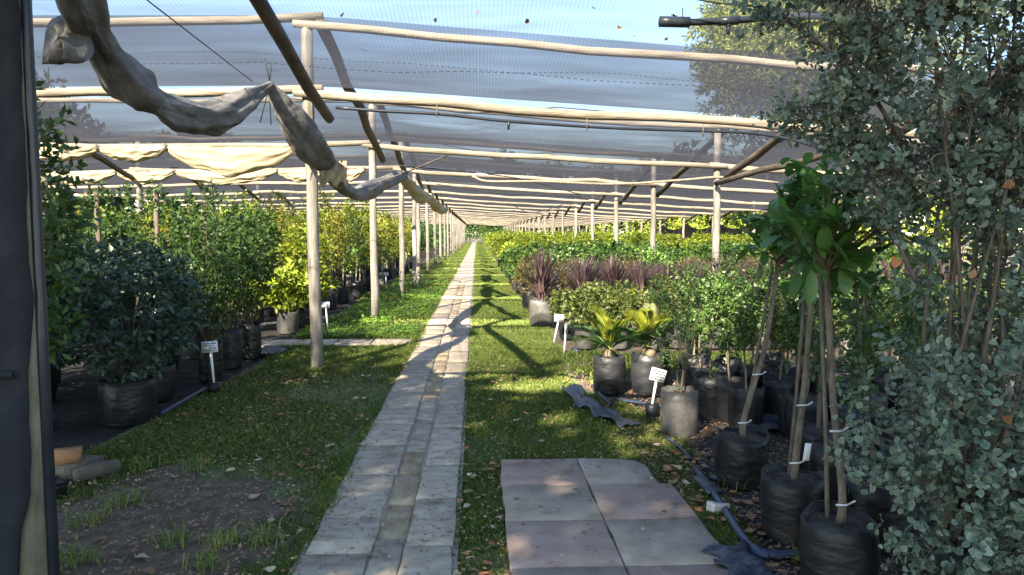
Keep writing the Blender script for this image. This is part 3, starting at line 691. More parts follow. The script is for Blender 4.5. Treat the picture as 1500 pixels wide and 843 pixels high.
for a, b in (((388, 85, 8.0), (396, 125, 8.0)), ((398, 92, 8.0), (394, 126, 8.0)), ((394, 128, 8.0), (381, 180, 8.0)), ((394, 128, 8.0), (397, 183, 8.0))):
    link('tie_wire', MB().tube(px_pts([a, b]), 0.006, 4).mesh('tie_wire'), M['thread'], rc)
rc2 = thing('rolled_cloth', 'pale rolled side curtain sagging from the first post to the second', 'cloth')
link('roll', roll_mesh(px_pts([(396, 128, 7.7), (420, 165, 7.9), (452, 212, 8.35), (482, 245, 9.2), (500, 272, 9.9), (520, 284, 10.6), (545, 276, 11.8), (565, 268, 13.0), (590, 258, 14.5)]),
     [.05, .14, .165, .13, .09, .10, .13, .12, .09], 80, 7, fold=0.13), M['cloth'], rc2)
V = []
for i in range(8):
    for k in range(9):
        p = at_y(468 + k * 5, 236 + i * 5 + 6 * math.sin(k * 1.7) * i / 7, 8.95 + 0.05 * math.sin(k * 2.1 + i)); V.append(tuple(p))
I = np.arange(72).reshape(8, 9)
o = link('torn_end', np_mesh('torn_end', V, np.stack([I[:-1, :-1], I[:-1, 1:], I[1:, 1:], I[1:, :-1]], -1).reshape(-1, 4), None, True), M['cream'], rc2)
o.modifiers.new('thick', 'SOLIDIFY').thickness = 0.004
for j, (a, b, c, d0, lab) in enumerate([((590, 258), (612, 285), (628, 292), 17.0, 'cloth bundle hanging between the second and third posts'),
                                        ((628, 288), (642, 305), (652, 308), 23.0, 'small pale cloth bundle hanging near the paired posts')]):
    t = thing('rolled_cloth', lab, 'cloth')
    link('roll', roll_mesh(px_pts([(*a, d0 - 2), (*b, d0), (*c, d0 + 2)]), [.09, .16, .10], 30, 20 + j, fold=0.15), M['cream'], t)
# cream curtains bundled under the lower beams of rows two and three, left of the path
def swag(x0, x1, y, sag, seed, lab, r=0.13):
    g = np.random.default_rng(seed); nx, nj = 44, 36; V = []
    ph = g.random(4) * 6.28
    for i in range(nx):
        t = i / (nx - 1); x = x0 + (x1 - x0) * t; e = math.sin(math.pi * t) ** 0.6
        zt_ = zlow(x) + 0.02 - 0.05 * e
        dr = 0.10 + sag * math.sin(math.pi * t) ** 0.75
        for j in range(nj):
            s = j / (nj - 1); a = s * 2 * math.pi
            rad_ = (0.03 + r * 0.55 * e); f = 1 + 0.22 * math.sin(5 * a + (t - .5) * 9 * s + ph[0]) + 0.16 * math.sin(9 * a - (t - .5) * 11 + ph[1])
            z = zt_ - dr * (0.5 - 0.5 * math.cos(a)) ** 0.9 * (1 + .06 * math.sin(t * 17 + ph[2]))
            V.append((x, y - 0.10 + math.sin(a) * rad_ * f - 0.02, z + 0.012 * math.sin(t * 31 + a * 3)))
    I = np.arange(len(V)).reshape(nx, nj)
    Q = np.stack([I[:-1, :-1], I[:-1, 1:], I[1:, 1:], I[1:, :-1]], -1).reshape(-1, 4)
    t = thing('draped_curtain', lab, 'curtain', group='bundled cream curtains under the left beams')
    o = link('cloth', np_mesh('cloth', V, Q, None, True), M['cream'], t)
    for xx in (x0, x1): link('tie', MB().tube([(xx, y - 0.18, zlow(xx) + .03), (xx, y - 0.16, zlow(xx) - .09), (xx, y - 0.03, zlow(xx) - .1)], 0.012, 5).mesh('tie', True), M['cloth'], t)
X2 = lambda px: at_y(px, 215, 13.75).x
X3 = lambda px: at_y(px, 262, 18.75).x
for a, b, s, lab in ((40, 148, .14, 'short cream curtain bundle at the far left of the front curtained beam'), (150, 247, .16, 'cream curtain bundle left of the deepest drape'),
                     (249, 437, .42, 'deep cream curtain drape hanging left of the nearest post')):
    swag(X2(a), X2(b), 13.75, s, int(a), lab)
for a, b, s, lab in ((60, 174, .22, 'cream curtain bundle at the left end of the rear curtained beam'), (175, 258, .20, 'cream curtain bundle beside the white post on the rear beam'),
                     (260, 408, .24, 'long cream curtain bundle in the middle of the rear beam'), (409, 478, .20, 'cream curtain bundle behind the nearest post on the rear beam'), (480, 535, .2, 'cream curtain bundle just left of the second post')):
    swag(X3(a), X3(b), 18.75, s, int(a) + 3, lab)

# ------------------------------------------------------------------ pipes and wires overhead
op = thing('overhead_pipe', 'thick black irrigation pipe hanging under the net at upper right', 'pipe')
P = px_pts([(966, 32, 6.0), (1010, 33, 6.0), (1065, 31, 6.0), (1120, 27, 6.0), (1200, 24, 6.0), (1330, 20, 6.0)])
link('tube', MB().tube(curve(P, 14), 0.027, 10).mesh('tube', True), M['pipe'], op)
link('end_cap', MB().tube(curve(P[:2], 4), 0.042, 10).mesh('end_cap', True), M['pipe'], op)
link('fitting', MB().tube(px_pts([(1052, 32, 6.0), (1082, 30, 6.0)]), 0.035, 10).mesh('fitting', True), M['pipe'], op)
link('nozzle', MB().tube(px_pts([(1067, 32, 6.0), (1067, 44, 6.0), (1067, 51, 6.0)]), [0.022, 0.018, 0.012], 8).mesh('nozzle', True), M['pipe'], op)
for px in (1000, 1150): link('hanger', MB().tube(px_pts([(px, 30, 6.0), (px, 12, 6.0)]), 0.004, 4).mesh('hanger'), M['thread'], op)
bp = thing('beam_pipe', 'thin grey pipe slung below the first lower beam with one nozzle', 'pipe')
link('tube', MB().tube(curve(px_pts([(492, 158, 8.6), (560, 163, 8.6), (650, 168, 8.6), (745, 178, 8.6), (900, 188, 8.6), (1080, 194, 8.6), (1150, 203, 8.6), (1200, 218, 8.6), (1260, 248, 8.6)]), 30), 0.018, 8).mesh('tube', True), M['pipe'], bp)
link('nozzle', MB().tube(px_pts([(745, 177, 8.6), (745, 190, 8.6)]), [0.02, 0.012], 8).mesh('nozzle', True), M['pipe'], bp)
for px, py in ((640, 160), (860, 180), (1030, 188)): link('clip', MB().tube(px_pts([(px, py - 6, 8.55), (px, py + 12, 8.55)]), 0.007, 5).mesh('clip'), M['wood_dark'], bp)
hp = thing('hanging_hose', 'white and black hose draped under the net over the path', 'hose')
link('tube', MB().tube(curve(px_pts([(692, 258, 13.6), (715, 266, 13.6), (790, 266, 13.7), (900, 270, 13.7), (1000, 264, 13.7), (1060, 260, 13.7), (1140, 268, 13.7)]), 26), 0.022, 8).mesh('tube', True), M['palestem'], hp)
link('hook', MB().tube(curve(px_pts([(692, 258, 13.6), (700, 255, 13.6), (714, 257, 13.6)]), 6), 0.018, 6).mesh('hook', True), M['white'], hp)
wires = [([(215, 0, 5.0), (370, 120, 8.2)], 'slack guy wire running down to the first post', .005),
         ([(500, 283, 11.3), (570, 262, 12.2), (655, 228, 13.4)], 'rusty steel rod leaning out from the rolled curtain', .014),
         ([(585, 243, 13.5), (660, 250, 14.5), (760, 262, 18), (850, 285, 18.5)], 'loose black cable drooping over the path', .012),
         ([(640, 270, 18.6), (720, 282, 18.6), (790, 286, 18.6), (860, 290, 18.6), (930, 297, 18.6)], 'thin dark cable sagging under the third row of net', .010),
         ([(745, 298, 23.6), (780, 312, 23.6), (830, 298, 23.6)], 'short dark cable loop under the fourth row of net', .012)]
for P, lab, r_ in wires:
    tag(link('wire', MB().tube(curve(px_pts(P), 16), r_, 5).mesh('wire', True), M['thread'] if 'rod' not in lab else M['wood_dark']), lab, 'wire')

# ------------------------------------------------------------------ name signs on stakes
def sign(px, py, pbx, pby, wpx, hpx, tilt, lab, pot=False, yaw=0.0, seed=0):
    b = on_ground(pbx, pby); d = b.y; g_ = np.random.default_rng(seed)
    c = at_y(px, py, d); s = d / F; wd, hh = wpx * s / 2, hpx * s / 2
    t = thing('plant_sign', lab, 'sign', (b.x, b.y, 0), 0, 'white plant name signs')
    top = Vector((c.x - b.x, 0, c.z))
    bd = Vector((0, 0.0, 0.10 if pot else -0.03))
    link('stake', MB().tube([tuple(bd), tuple(top)], 0.013, 4).mesh('stake'), M['white'], t)
    bo = link('board', MB().box((-wd, -0.006, -hh), (wd, 0.002, hh)).mesh('board'), M['white'], t); bo.location = top + Vector((0, -0.016, 0)); bo.rotation_euler = (0.0, tilt, yaw)
    m = MB()
    for j in range(4):
        z = hh * (0.62 - 0.42 * j); x = -wd * 0.84; e = wd * (0.85 if j < 2 else g_.uniform(.3, .85))
        if j == 2: x = -wd * .1; e = wd * 0.75
        while x < e:
            l_ = wd * g_.uniform(0.05, 0.13)
            if g_.random() < 0.82: m.box((x, -0.0085, z - hh * 0.10), (x + l_, -0.0065, z + hh * g_.uniform(.05, 0.12)))
            x += l_ + wd * 0.03
    link('lettering', m.mesh('lettering'), M['ink'], bo)
    if pot:
        link('pot', MB().tube([(0, 0, 0), (0, 0, 0.06), (0, 0, 0.12)], [0.05, 0.056, 0.062], 14).mesh('pot', True), M['bag'], t)
sign(308, 508, 314, 578, 23, 16, -0.06, 'white name sign in a small black pot beside the dark bushes', True, 0, 1)
sign(477, 447, 481, 488, 12, 9, -0.05, 'white name sign at the near end of the yellow-green rows', False, 0, 2)
sign(438, 418, 437, 462, 9, 8, 0.0, 'small white name sign half hidden among yellow-green shrubs', False, 0.3, 3)
sign(565, 402, 566, 422, 8, 5, 0.0, 'small far white name sign behind the second post', False, 0, 4)
sign(819, 466, 811, 501, 15, 11, 0.08, 'white name sign in front of the leftmost grey bag, the farther of two', False, 0, 5)
sign(829, 482, 826, 521, 8, 14, 0.1, 'narrow white name sign turned sideways, the nearer of two by the cycads', False, 1.0, 6)
sign(963, 549, 955, 612, 23, 19, 0.27, 'tilted white name sign in a small black pot beside the weed mat', True, 0, 7)

# ------------------------------------------------------------------ right side, near: staked laurel standards
def leaf_big(g, L, W):
    nl, V, Q = 7, [], []
    for i in range(nl):
        t = i / (nl - 1); wd = W * (math.sin(math.pi * min(1, t * 0.93 + 0.02)) ** 0.75) * (1.0 if t < .96 else 0.15)
        z = -0.22 * L * t * t + 0.02 * L * math.sin(t * 9)
        V += [(-wd, L * t, z + wd * 0.28), (0, L * t, z), (wd, L * t, z + wd * 0.28)]
    for i in range(nl - 1):
        k = i * 3; Q += [(k, k + 1, k + 4, k + 3), (k + 1, k + 2, k + 5, k + 4)]
    me = np_mesh('leaf', V, Q, None, True); me.materials.append(M['laurel']); return me
LEAF = [leaf_big(gb, L, W) for L, W in ((0.14, 0.030), (0.165, 0.035), (0.12, 0.028), (0.10, 0.024))]
def laurel(base_px, lean_to, crown_c, crown_r, nl, lab, seed, bagk='big', tagged=False):
    g = np.random.default_rng(seed); b = on_ground(*base_px); t = thing('laurel_standard', lab, 'potted tree', (b.x, b.y, 0), 0, 'staked laurel standards in black bags')
    add_bag(t, bagk, False, seed % 3)
    top = np.array([lean_to[0] - b.x, lean_to[1] - b.y, lean_to[2]])
    cc = np.array(crown_c) - np.array([b.x, b.y, 0])
    P = curve([(0.0, 0.0, 0.28), (0.01, 0.0, 0.45), top * 0.6 + np.array([0.012, 0.01, 0.02]), top], 12)
    link('trunk', MB().tube(P, np.linspace(0.02, 0.014, 12), 9, 0.06).mesh('trunk', True), M['bark'], t)
    s = top * 0.98; link('stake', MB().tube([(-0.03, 0.03, 0.12), tuple(s * .5 + np.array([-0.02, 0.025, 0.06])), tuple(s + np.array([-0.02, 0.03, 0]))], 0.010, 7, 0.05).mesh('stake', True), M['wood_dark'], t)
    for f in (0.35, 0.62): 
        q = P[int(f * 11)]; link('tie', MB().tube([q + np.array([-.035, -.01, 0]), q + np.array([0, -.03, .006]), q + np.array([.03, 0, 0]), q + np.array([.045, -.02, .02])], 0.005, 5).mesh('tie', True), M['twine'], t)
    mb = MB(); A, D = twigs(g, max(6, nl // 6), cc, np.array(crown_r) * 0.8, 0.3, 0.3, 0.3)
    for a, d in zip(A, D): mb.tube(curve([top, top * .4 + a * .6 + g.normal(0, .02, 3), a + d * .05], 5), np.linspace(.010, .004, 5), 5, 0, False)
    link('branch', mb.mesh('branch', True), M['stem'], t)
    k = 0
    for a, d in zip(A, D):
        for j in range(6):
            ax = unit(np.cross(d, g.normal(size=3))); ld = Vector(unit(d * g.uniform(.0, 0.9) + ax * 0.8 + g.normal(0, .25, 3) + TO_UP * .2))
            p = a + d * 0.035 * j - d * .05 + g.normal(0, .015, 3)
            o = link('leaf', LEAF[int(g.integers(4))], None, t); o.location = p
            q = ld.to_track_quat('Y', 'Z'); o.rotation_mode = 'QUATERNION'; o.rotation_quaternion = q
            o.scale = (1, 1, 1); k += 1
    if tagged: o = link('tag', MB().box((-.018, -.002, -.045), (.018, .002, .045)).mesh('tag'), M['white'], t); o.location = (0.05, -0.04, 0.47); o.rotation_euler = (0, .15, .2)
def atd(px, py, y): p = at_y(px, py, y); return np.array([p.x, p.y, p.z])
laurel((1086, 710), atd(1140, 385, 4.75), atd(1150, 350, 4.75), (.19, .18, .22), 120, 'laurel standard in a black bag leaning right, leftmost of the three', 1)
laurel((1160, 787), atd(1190, 400, 3.95), atd(1196, 322, 3.95), (.27, .23, .30), 215, 'laurel standard in the middle of three, a white tag on its trunk', 2, tagged=True)
laurel((1226, 866), atd(1211, 395, 3.4), atd(1232, 328, 3.45), (.26, .23, .28), 215, 'nearest upright laurel standard in a black bag with a dense crown', 4)
# the other black bags crowded behind them, thin saplings in them
def sapling(px, py, bagk, lab, topz, seed, leafy=0.4, old=False):
    g = np.random.default_rng(seed); b = on_ground(px, py); t = thing('bagged_sapling', lab, 'potted plant', (b.x, b.y, 0), g.random() * 6, 'bagged saplings behind the laurels')
    add_bag(t, bagk, old); h = BAGH[bagk]
    top = np.array([g.normal(0, .06), g.normal(0, .06), topz]); P = curve([(0, 0, h - .06), top * .5 + g.normal(0, .015, 3) * np.array([1, 1, 0]) + np.array([0, 0, h * .4]), top], 9)
    link('trunk', MB().tube(P, np.linspace(.013, .006, 9), 7, .05).mesh('trunk', True), M['stem'], t)
    A = P[g.integers(3, 9, 60)] + g.normal(0, .05, (60, 3)); D = unit(g.normal(0, 1, (60, 3)) + TO_UP * .5)
    m = fol_mesh([leaves_on(g, A, D, 6, .07, .05, .013, 'quad')]); link('foliage', m, M['mid'], t, 'stuff')
sap = [(1196, 698, 'big', 1.25, 'bagged sapling between the left and middle laurels'), (1228, 738, 'big', 1.3, 'bagged sapling just behind the nearest laurel trunk'), (1282, 800, 'big', 1.5, 'bagged sapling between the nearest laurel and the variegated shrub'),
       (1330, 745, 'big', 1.5, 'bagged sapling half behind the variegated shrub'), (1255, 672, 'std', 1.3, 'bagged sapling deep in shade behind the nearest laurel'), (1318, 690, 'std', 1.4, 'bagged sapling in the dark behind the variegated shrub')]
for i, (px, py, bk, tz, lab) in enumerate(sap): sapling(px, py, bk, lab, tz, 300 + i)
# slim columns and bags in the middle ground
cols = [(995, 636, 'wispy', 1.0, True, 'wispy slim plant in the dusty grey bag beside the tilted sign'), (1040, 610, 'slim', 1.0, False, 'slim column plant just behind the dusty grey bag'), (1092, 628, 'slim', .95, False, 'slim column plant left of the leaning laurel'),
        (1062, 590, 'slim', 1.08, False, 'tallest slim dark column plant in front of the white post'), (1118, 592, 'slim', 1.0, False, 'slim column plant seen left of the leaning laurel stake'), (1150, 604, 'slim', 1.0, False, 'slim column plant right of the leaning laurel stake'),
        (1205, 600, 'slim', .95, False, 'slim column plant between the middle and nearest laurel trunks'), (1262, 612, 'slim', 1.0, False, 'slim column plant right of the nearest laurel trunk'), (1305, 620, 'slim', 1.0, False, 'slim column plant seen through the variegated shrub'),
        (1165, 640, 'slim', .9, False, 'slim column plant directly behind the middle laurel bag'), (965, 560, 'slim', .85, False, 'slim plant between the two nearest cycads and the wispy plant'), (1350, 640, 'slim', 1.0, False, 'slim column plant at the far right behind variegated leaves')]
for i, (px, py, k, s, old, lab) in enumerate(cols):
    b = on_ground(px, py); place(k, 'column_plant', lab, 'potted plant', 'slim column plants in black bags', b.x, b.y, sc=s, old=old)
random.seed(91); _n = 0
for iy, y in enumerate((5.55, 6.15, 6.75, 7.3)):
    for ix, x in enumerate(np.arange(2.15, 4.6, .42)):
        if iy == 0 and ix < 1: continue
        place('slim', 'column_plant', f'slim upright sapling, {ords[ix]} from the path in the {ords[iy]} row behind the laurels', 'potted plant', 'slim saplings massed behind the laurels', x + random.uniform(-.06, .06), y + random.uniform(-.08, .08), sc=random.uniform(.85, 1.08))
# cycads: every frond a part
def frond_mesh(g, L, W, n=22):
    mb = MB(); t = np.linspace(0, 1, 9); C = np.stack([np.zeros(9), L * t * (1 - .12 * t), L * .42 * t - L * .5 * t ** 2.4], -1)
    mb.tube(C, np.linspace(.007, .002, 9), 4, 0, False)
    tt = np.linspace(.16, .99, n); P = np.stack([np.interp(tt, t, C[:, k]) for k in range(3)], -1)
    for s in (-1, 1):
        D = unit(np.stack([np.full(n, s * 1.0), .55 + .7 * tt, np.full(n, .35)], -1)); N = np.tile(TO_UP, (n, 1)) + g.normal(0, .1, (n, 3))
        V, Q = leaf_quads(P, D, N, W * (np.sin(np.pi * (tt * .82 + .13)) ** .7), np.full(n, .0075), 'quad', .1); mb.add(V, Q)
    return mb.mesh('frond')
FR = {k: [frond_mesh(gb, L, .12) for L in (0.42, 0.50, 0.46)] for k in ('cycad', 'cycad_new')}
for k in FR:
    for m in FR[k]: m.materials.append(M[k])
def cycad(px, py, n, nn, lab, seed, sc=1.0, bagk='std'):
    g = np.random.default_rng(seed); b = on_ground(px, py); t = thing('cycad', lab, 'potted palm', (b.x, b.y, 0), 0, 'cycads in black bags', sc)
    add_bag(t, bagk); h = BAGH[bagk]
    link('trunk', MB().tube([(0, 0, h - .06), (0, 0, h + .02), (0, 0, h + .07)], [.06, .065, .03], 10, .08).mesh('trunk', True), M['stem'], t)
    for i in range(n + nn):
        new = i >= n; o = link('frond', FR['cycad_new' if new else 'cycad'][i % 3], None, t); o.location = (0, 0, h + .05)
        a = i * 2.4 + g.normal(0, .2); el = g.uniform(.75, 1.1) if new else g.uniform(.1, .65)
        o.rotation_euler = (el, 0, a); o.scale = (1, g.uniform(.85, 1.1), 1)
cycad(892, 577, 14, 4, 'cycad with yellow new fronds nearest the lawn, in a black bag', 1, 1.08)
cycad(948, 575, 12, 6, 'cycad with upright yellow fronds, second from the lawn', 2, 1.1)
cycad(1022, 552, 9, 1, 'small dark green cycad farther back among the slim columns', 3, .85)

# the big variegated shrub at the right edge
gv = np.random.default_rng(404)
vs = thing('variegated_shrub', 'tall variegated shrub with cream edged leaves filling the right edge', 'shrub', (1.98, 2.85, 0))
add_bag(vs, 'wide', False, 0)
zones = [(-.30, -.02, .82, .20, .22, .35, 70), (-.10, -.2, .62, .26, .2, .45, 100), (.12, -.1, .85, .38, .3, .6, 150), (.24, -.1, 1.55, .40, .35, .5, 80), (-.06, 0, 2.2, .40, .3, .5, 165), (.25, 0, 2.5, .5, .3, .5, 170),
         (-.34, .05, 2.6, .24, .2, .25, 80), (-.02, -.02, 1.5, .25, .25, .3, 30), (-.02, -.2, .30, .2, .15, .25, 40), (.2, -.3, .45, .35, .15, .4, 70), (.35, 0, 1.2, .35, .3, .5, 60), (.04, .15, 1.9, .33, .2, .3, 75), (.3, .1, 2.0, .4, .3, .4, 90)]
AA, DD = [], []
for x, y, z, rx, ry, rz_, n in zones:
    n = int(n * (1.75 if z > 1.0 or x > 0 else 1.25))
    A, D = twigs(gv, n, (x, y, z), (rx, ry, rz_), .1, .4, .35); AA.append(A); DD.append(D)
# limbs reaching out to the upper left, with sprays along them
LIMBS = []
for pts_ in ([(1340, 240, 2.95), (1270, 130, 2.9), (1190, 55, 2.85), (1118, 10, 2.85)], [(1330, 180, 2.95), (1260, 60, 2.9), (1200, -20, 2.85)], [(1345, 290, 2.95), (1265, 215, 2.9), (1205, 185, 2.9), (1158, 165, 2.9)],
             [(1340, 280, 2.95), (1260, 190, 2.9), (1228, 120, 2.85)], [(1345, 420, 2.9), (1290, 300, 2.88), (1262, 210, 2.85)]):
    C = curve([atd(*q) - np.array([1.98, 2.85, 0]) for q in pts_], 14); LIMBS.append(C)
    for q in C[4:]:
        n = 4; AA.append(q + gv.normal(0, .03, (n, 3))); DD.append(unit(gv.normal(0, .6, (n, 3)) + np.array([-.5, 0, .3])))
A = np.concatenate(AA); D = np.concatenate(DD); A[:, 2] = np.maximum(A[:, 2], 0.06)
mb = MB(); roots = [np.array([gv.normal(0, .08), gv.normal(0, .06), .33]) for _ in range(9)]
tops = []
for r_ in roots:
    for _ in range(2):
        e = np.array([gv.uniform(-.38, .45), gv.uniform(-.2, .25), gv.uniform(1.7, 2.75)])
        C = curve([r_, r_ * .6 + e * .4 + gv.normal(0, .06, 3), e], 12); tops.append(C); mb.tube(C, np.linspace(.014, .004, 12), 6, .06)
for C in LIMBS: mb.tube(C, np.linspace(.011, .003, 14), 6, .06); tops.append(C)
SP = np.concatenate(tops)
link('stem', mb.mesh('stem', True), M['wood_dark'], vs)
mb = MB()
for i in range(len(A)):
    if i % 2: continue
    j = np.argmin(((SP - A[i] + np.array([0, 0, .08])) ** 2).sum(1)); q = SP[j]
    if np.linalg.norm(q - A[i]) > .34: continue
    mb.tube(curve([q, q * .5 + A[i] * .5 + gv.normal(0, .02, 3), A[i] + D[i] * .08], 5), np.linspace(.005, .0018, 5), 4, 0, False)
link('twig', mb.mesh('twig', True), M['wood_dark'], vs, 'stuff')
k = 13; n = len(A); A2 = np.repeat(A, k, 0); D2 = np.repeat(D, k, 0); s = np.tile(np.linspace(0, 1, k), n)[:, None]
P = A2 + D2 * .13 * s + gv.normal(0, .012, A2.shape); per = unit(np.cross(D2, gv.normal(size=D2.shape))); ld = unit(D2 * .4 + per)
Nn = unit(TO_UP * .5 + np.array([0, -.45, 0]) + gv.normal(0, .55, D2.shape)); Ls = gv.uniform(.018, .039, len(P)); Ws = Ls * gv.uniform(.28, .44, len(P))
front = np.argsort(P[:, 1] - Ls * 6)[:1200]; own = front[gv.permutation(1200)[:290]]; rest = np.setdiff1d(np.arange(len(P)), own)
V, T, e = leaf_round(P[rest], ld[rest], Nn[rest], Ls[rest], Ws[rest])
me = np_mesh('foliage', V, None, T); me.attributes.new('edge', 'FLOAT', 'POINT').data.foreach_set('value', e.astype(np.float32))
link('foliage', me, M['varieg'], vs, 'stuff')
LV = []
for i in range(5):
    V, T, e = leaf_round(np.zeros((1, 3)), np.array([[0, 1.0, 0]]), np.array([[0, 0, 1.0]]), np.array([1.0]), np.array([gv.uniform(.31, .42)]), gv.uniform(-.1, .3))
    m = np_mesh('leaf', V, None, T, True); m.attributes.new('edge', 'FLOAT', 'POINT').data.foreach_set('value', e.astype(np.float32)); m.materials.append(M['varieg']); LV.append(m)
for i in own:
    Y_ = Vector(ld[i]); Z_ = Vector(Nn[i]); Z_ = (Z_ - Y_ * Z_.dot(Y_)).normalized(); X_ = Y_.cross(Z_)
    o = link('leaf', LV[i % 5], None, vs); s_ = Ls[i] * 1.12
    m4 = Matrix((X_, Y_, Z_)).transposed().to_4x4(); m4.translation = Vector(P[i]); o.matrix_basis = m4 @ Matrix.Scale(s_, 4)

# ------------------------------------------------------------------ right side, middle rows
random.seed(21)
def row(key, name, cat, group, labf, y, xs, sc=(.9, 1.1), old=0.0, jy=.12, jx=.06):
    for i, x in enumerate(xs):
        place(key, name, labf(i), cat, group, x + random.uniform(-jx, jx), y + random.uniform(-jy, jy), sc=random.uniform(*sc), old=random.random() < old)
row('pea_shrub', 'bagged_shrub', 'shrub', 'olive shrubs in grey bags', lambda i: f'olive green shrub in a faded bag, {ords[i]} from the lawn in the front row', 10.2, np.arange(1.55, 8.0, .42), (.80, .98), 1.0)
row('pea_shrub', 'bagged_shrub', 'shrub', 'olive shrubs in grey bags', lambda i: f'olive green shrub in the second row of faded bags, {ords[i]} from the lawn', 11.2, np.arange(1.35, 8.4, .46), (.78, .96), .7)
row('rusty_shrub', 'bagged_shrub', 'shrub', 'bronze tinged shrubs', lambda i: f'bronze tinged fine leaved shrub, {ords[i]} from the lawn among purple cordylines', 14.6, [1.15, 1.9, 3.0, 4.3, 5.6, 7.0], (.85, 1.0), .8)
place('cordyline', 'cordyline', 'largest purple cordyline, standing at the lawn edge', 'cordyline', 'purple cordylines in a row', 1.12, 12.7, sc=1.36, old=True)
row('cordyline', 'cordyline', 'cordyline', 'purple cordylines in a row', lambda i: f'purple cordyline with strap leaves, {ords[i]} from the lawn in its front row', 12.9, list(np.arange(1.85, 8.6, .5)), (1.05, 1.22), .5)
row('cordyline', 'cordyline', 'cordyline', 'purple cordylines in a row', lambda i: f'purple cordyline in the rear row, {ords[i]} from the lawn', 13.7, np.arange(1.9, 9.4, .52), (1.02, 1.22), .5)
g1 = 'green shrubs in rows right of the path'; lab1 = 'rounded green shrub in the rows right of the path behind the cordylines'
for q, y in enumerate(np.arange(15.8, 25, 1.15)):
    row('green_shrub', 'bagged_shrub', 'shrub', g1, lambda i: f'rounded green shrub, {ords[i]} from the lawn in the {ords[q]} row behind the cordylines', y, np.arange(1.15, 10.6, .88), (.72, 1.12), .4)
g2 = 'yellow-green shrubs far right of the path'; lab2 = 'yellow-green shrub in the far rows right of the path'
for q, y in enumerate(np.arange(25.4, 38, 1.4)):
    row('bright_shrub', 'bagged_shrub', 'shrub', g2, lambda i: f'yellow-green shrub, {ords[i]} from the lawn in the {ords[q]} row behind the green shrubs', y, np.arange(1.2, 10.8, .95), (.8, 1.12), .4)
# ------------------------------------------------------------------ left side
near_left = [('dark_bush', -3.0, 6.4, 1.0, 'large dark green bush in a wide black bag beside the lawn'), ('dark_bush', -3.75, 6.05, 1.0, 'large dark bush at the far left, left of the widest bag'),
             ('dark_bush', -4.25, 7.1, 1.12, 'large dark bush behind the two front bushes'), ('dark_bush', -3.15, 7.25, .92, 'dark bush behind and right of the widest bag'), ('dark_bush', -5.3, 7.0, 1.1, 'dark bush mostly hidden at the far left back'), ('dark_bush', -3.7, 8.0, 1.0, 'dark bush in the second row behind the white sign')]
for k, x, y, s, lab in near_left: place(k, 'dark_bush', lab, 'shrub', 'dark bushes in black bags at the near left', x, y, sc=s)
dl = [(-2.9, 8.1, .9, 'dark green young tree in a tall bag right of the white sign'), (-2.95, 8.9, 1.0, 'dark green young tree, second tall bag from the white sign'), (-2.92, 9.6, .95, 'dark green young tree, third tall bag from the white sign'),
      (-3.7, 8.9, 1.05, 'dark green young tree behind the row of tall bags'), (-3.6, 9.7, 1.0, 'dark green young tree near the side path'), (-4.5, 9.0, 1.05, 'dark green young tree with a stake, left of the row of tall bags'), (-5.3, 9.2, 1.05, 'dark green young tree deep in the left bed'), (-4.6, 8.0, 1.1, 'dark green staked tree rising above the dark bushes'), (-6.2, 9.0, 1.1, 'dark green young tree at the far left back')]
for i, (x, y, s, lab) in enumerate(dl):
    t = place('dark_tree', 'young_tree', lab, 'potted tree', 'dark young trees in tall bags', x, y, sc=s)
    if i > 2 : link('stake', MB().tube([(.08, -.05, .2), (.085, -.05, 1.2), (.09, -.04, 2.0)], .03, 7, .05).mesh('stake', True), M['wood_dark'], t)
t = place('dark_tree', 'leafy_tree', 'taller dark leafy tree beside the gate post at the far left', 'potted tree', None, -3.12, 5.15, sc=1.22); 
place('bright_low', 'bagged_shrub', 'bright low shrub in a printed grey bag behind the nearest post', 'shrub', 'low bright shrubs along the left lawn', -3.05, 12.0, sc=1.05, old=True)
place('bright_low', 'bagged_shrub', 'bright low shrub in a dark bag just right of the nearest post', 'shrub', 'low bright shrubs along the left lawn', -2.95, 12.8, sc=1.1)
place('bright_low', 'bagged_shrub', 'bright low shrub behind the side path at the left', 'shrub', 'low bright shrubs along the left lawn', -3.8, 12.2, sc=1.0)
random.seed(33)
gl = 'tall yellow-green and green trees left of the path'
labs = dict(bright_tree='tall yellow-green tree', gold_tree='tall golden fine leaved tree', mid_tree='tall mid green tree')
ords += ['nineteenth', 'twentieth', 'twenty-first', 'twenty-second', 'twenty-third', 'twenty-fourth', 'twenty-fifth', 'twenty-sixth']
for iy, y in enumerate(np.arange(13.4, 38, 1.25)):
    for ix, x in enumerate(np.arange(-3.05, -12.5, -.95)):
        if x < -7.5 and y > 24: continue
        k = random.choice(['bright_tree', 'bright_tree', 'gold_tree', 'mid_tree']) if y < 30 else random.choice(['mid_tree', 'mid_tree', 'bright_tree'])
        place(k, 'leafy_tree', labs[k] + f', {ords[ix]} from the lawn in the {ords[iy]} row', 'potted tree', gl, x + random.uniform(-.1, .1), y + random.uniform(-.15, .15), sc=random.uniform(.82, 1.05), old=random.random() < .25)
for ix, x in enumerate(np.arange(-5.0, -10, -.95)):
    for iy, y in enumerate((10.3, 11.5, 12.4)):
        k = random.choice(['bright_tree', 'mid_tree', 'gold_tree'])
        place(k, 'leafy_tree', labs[k] + f' left of the side path, {ords[ix]} in row {ords[iy]}', 'potted tree', gl, x + random.uniform(-.1, .1), y, sc=random.uniform(.8, .98))
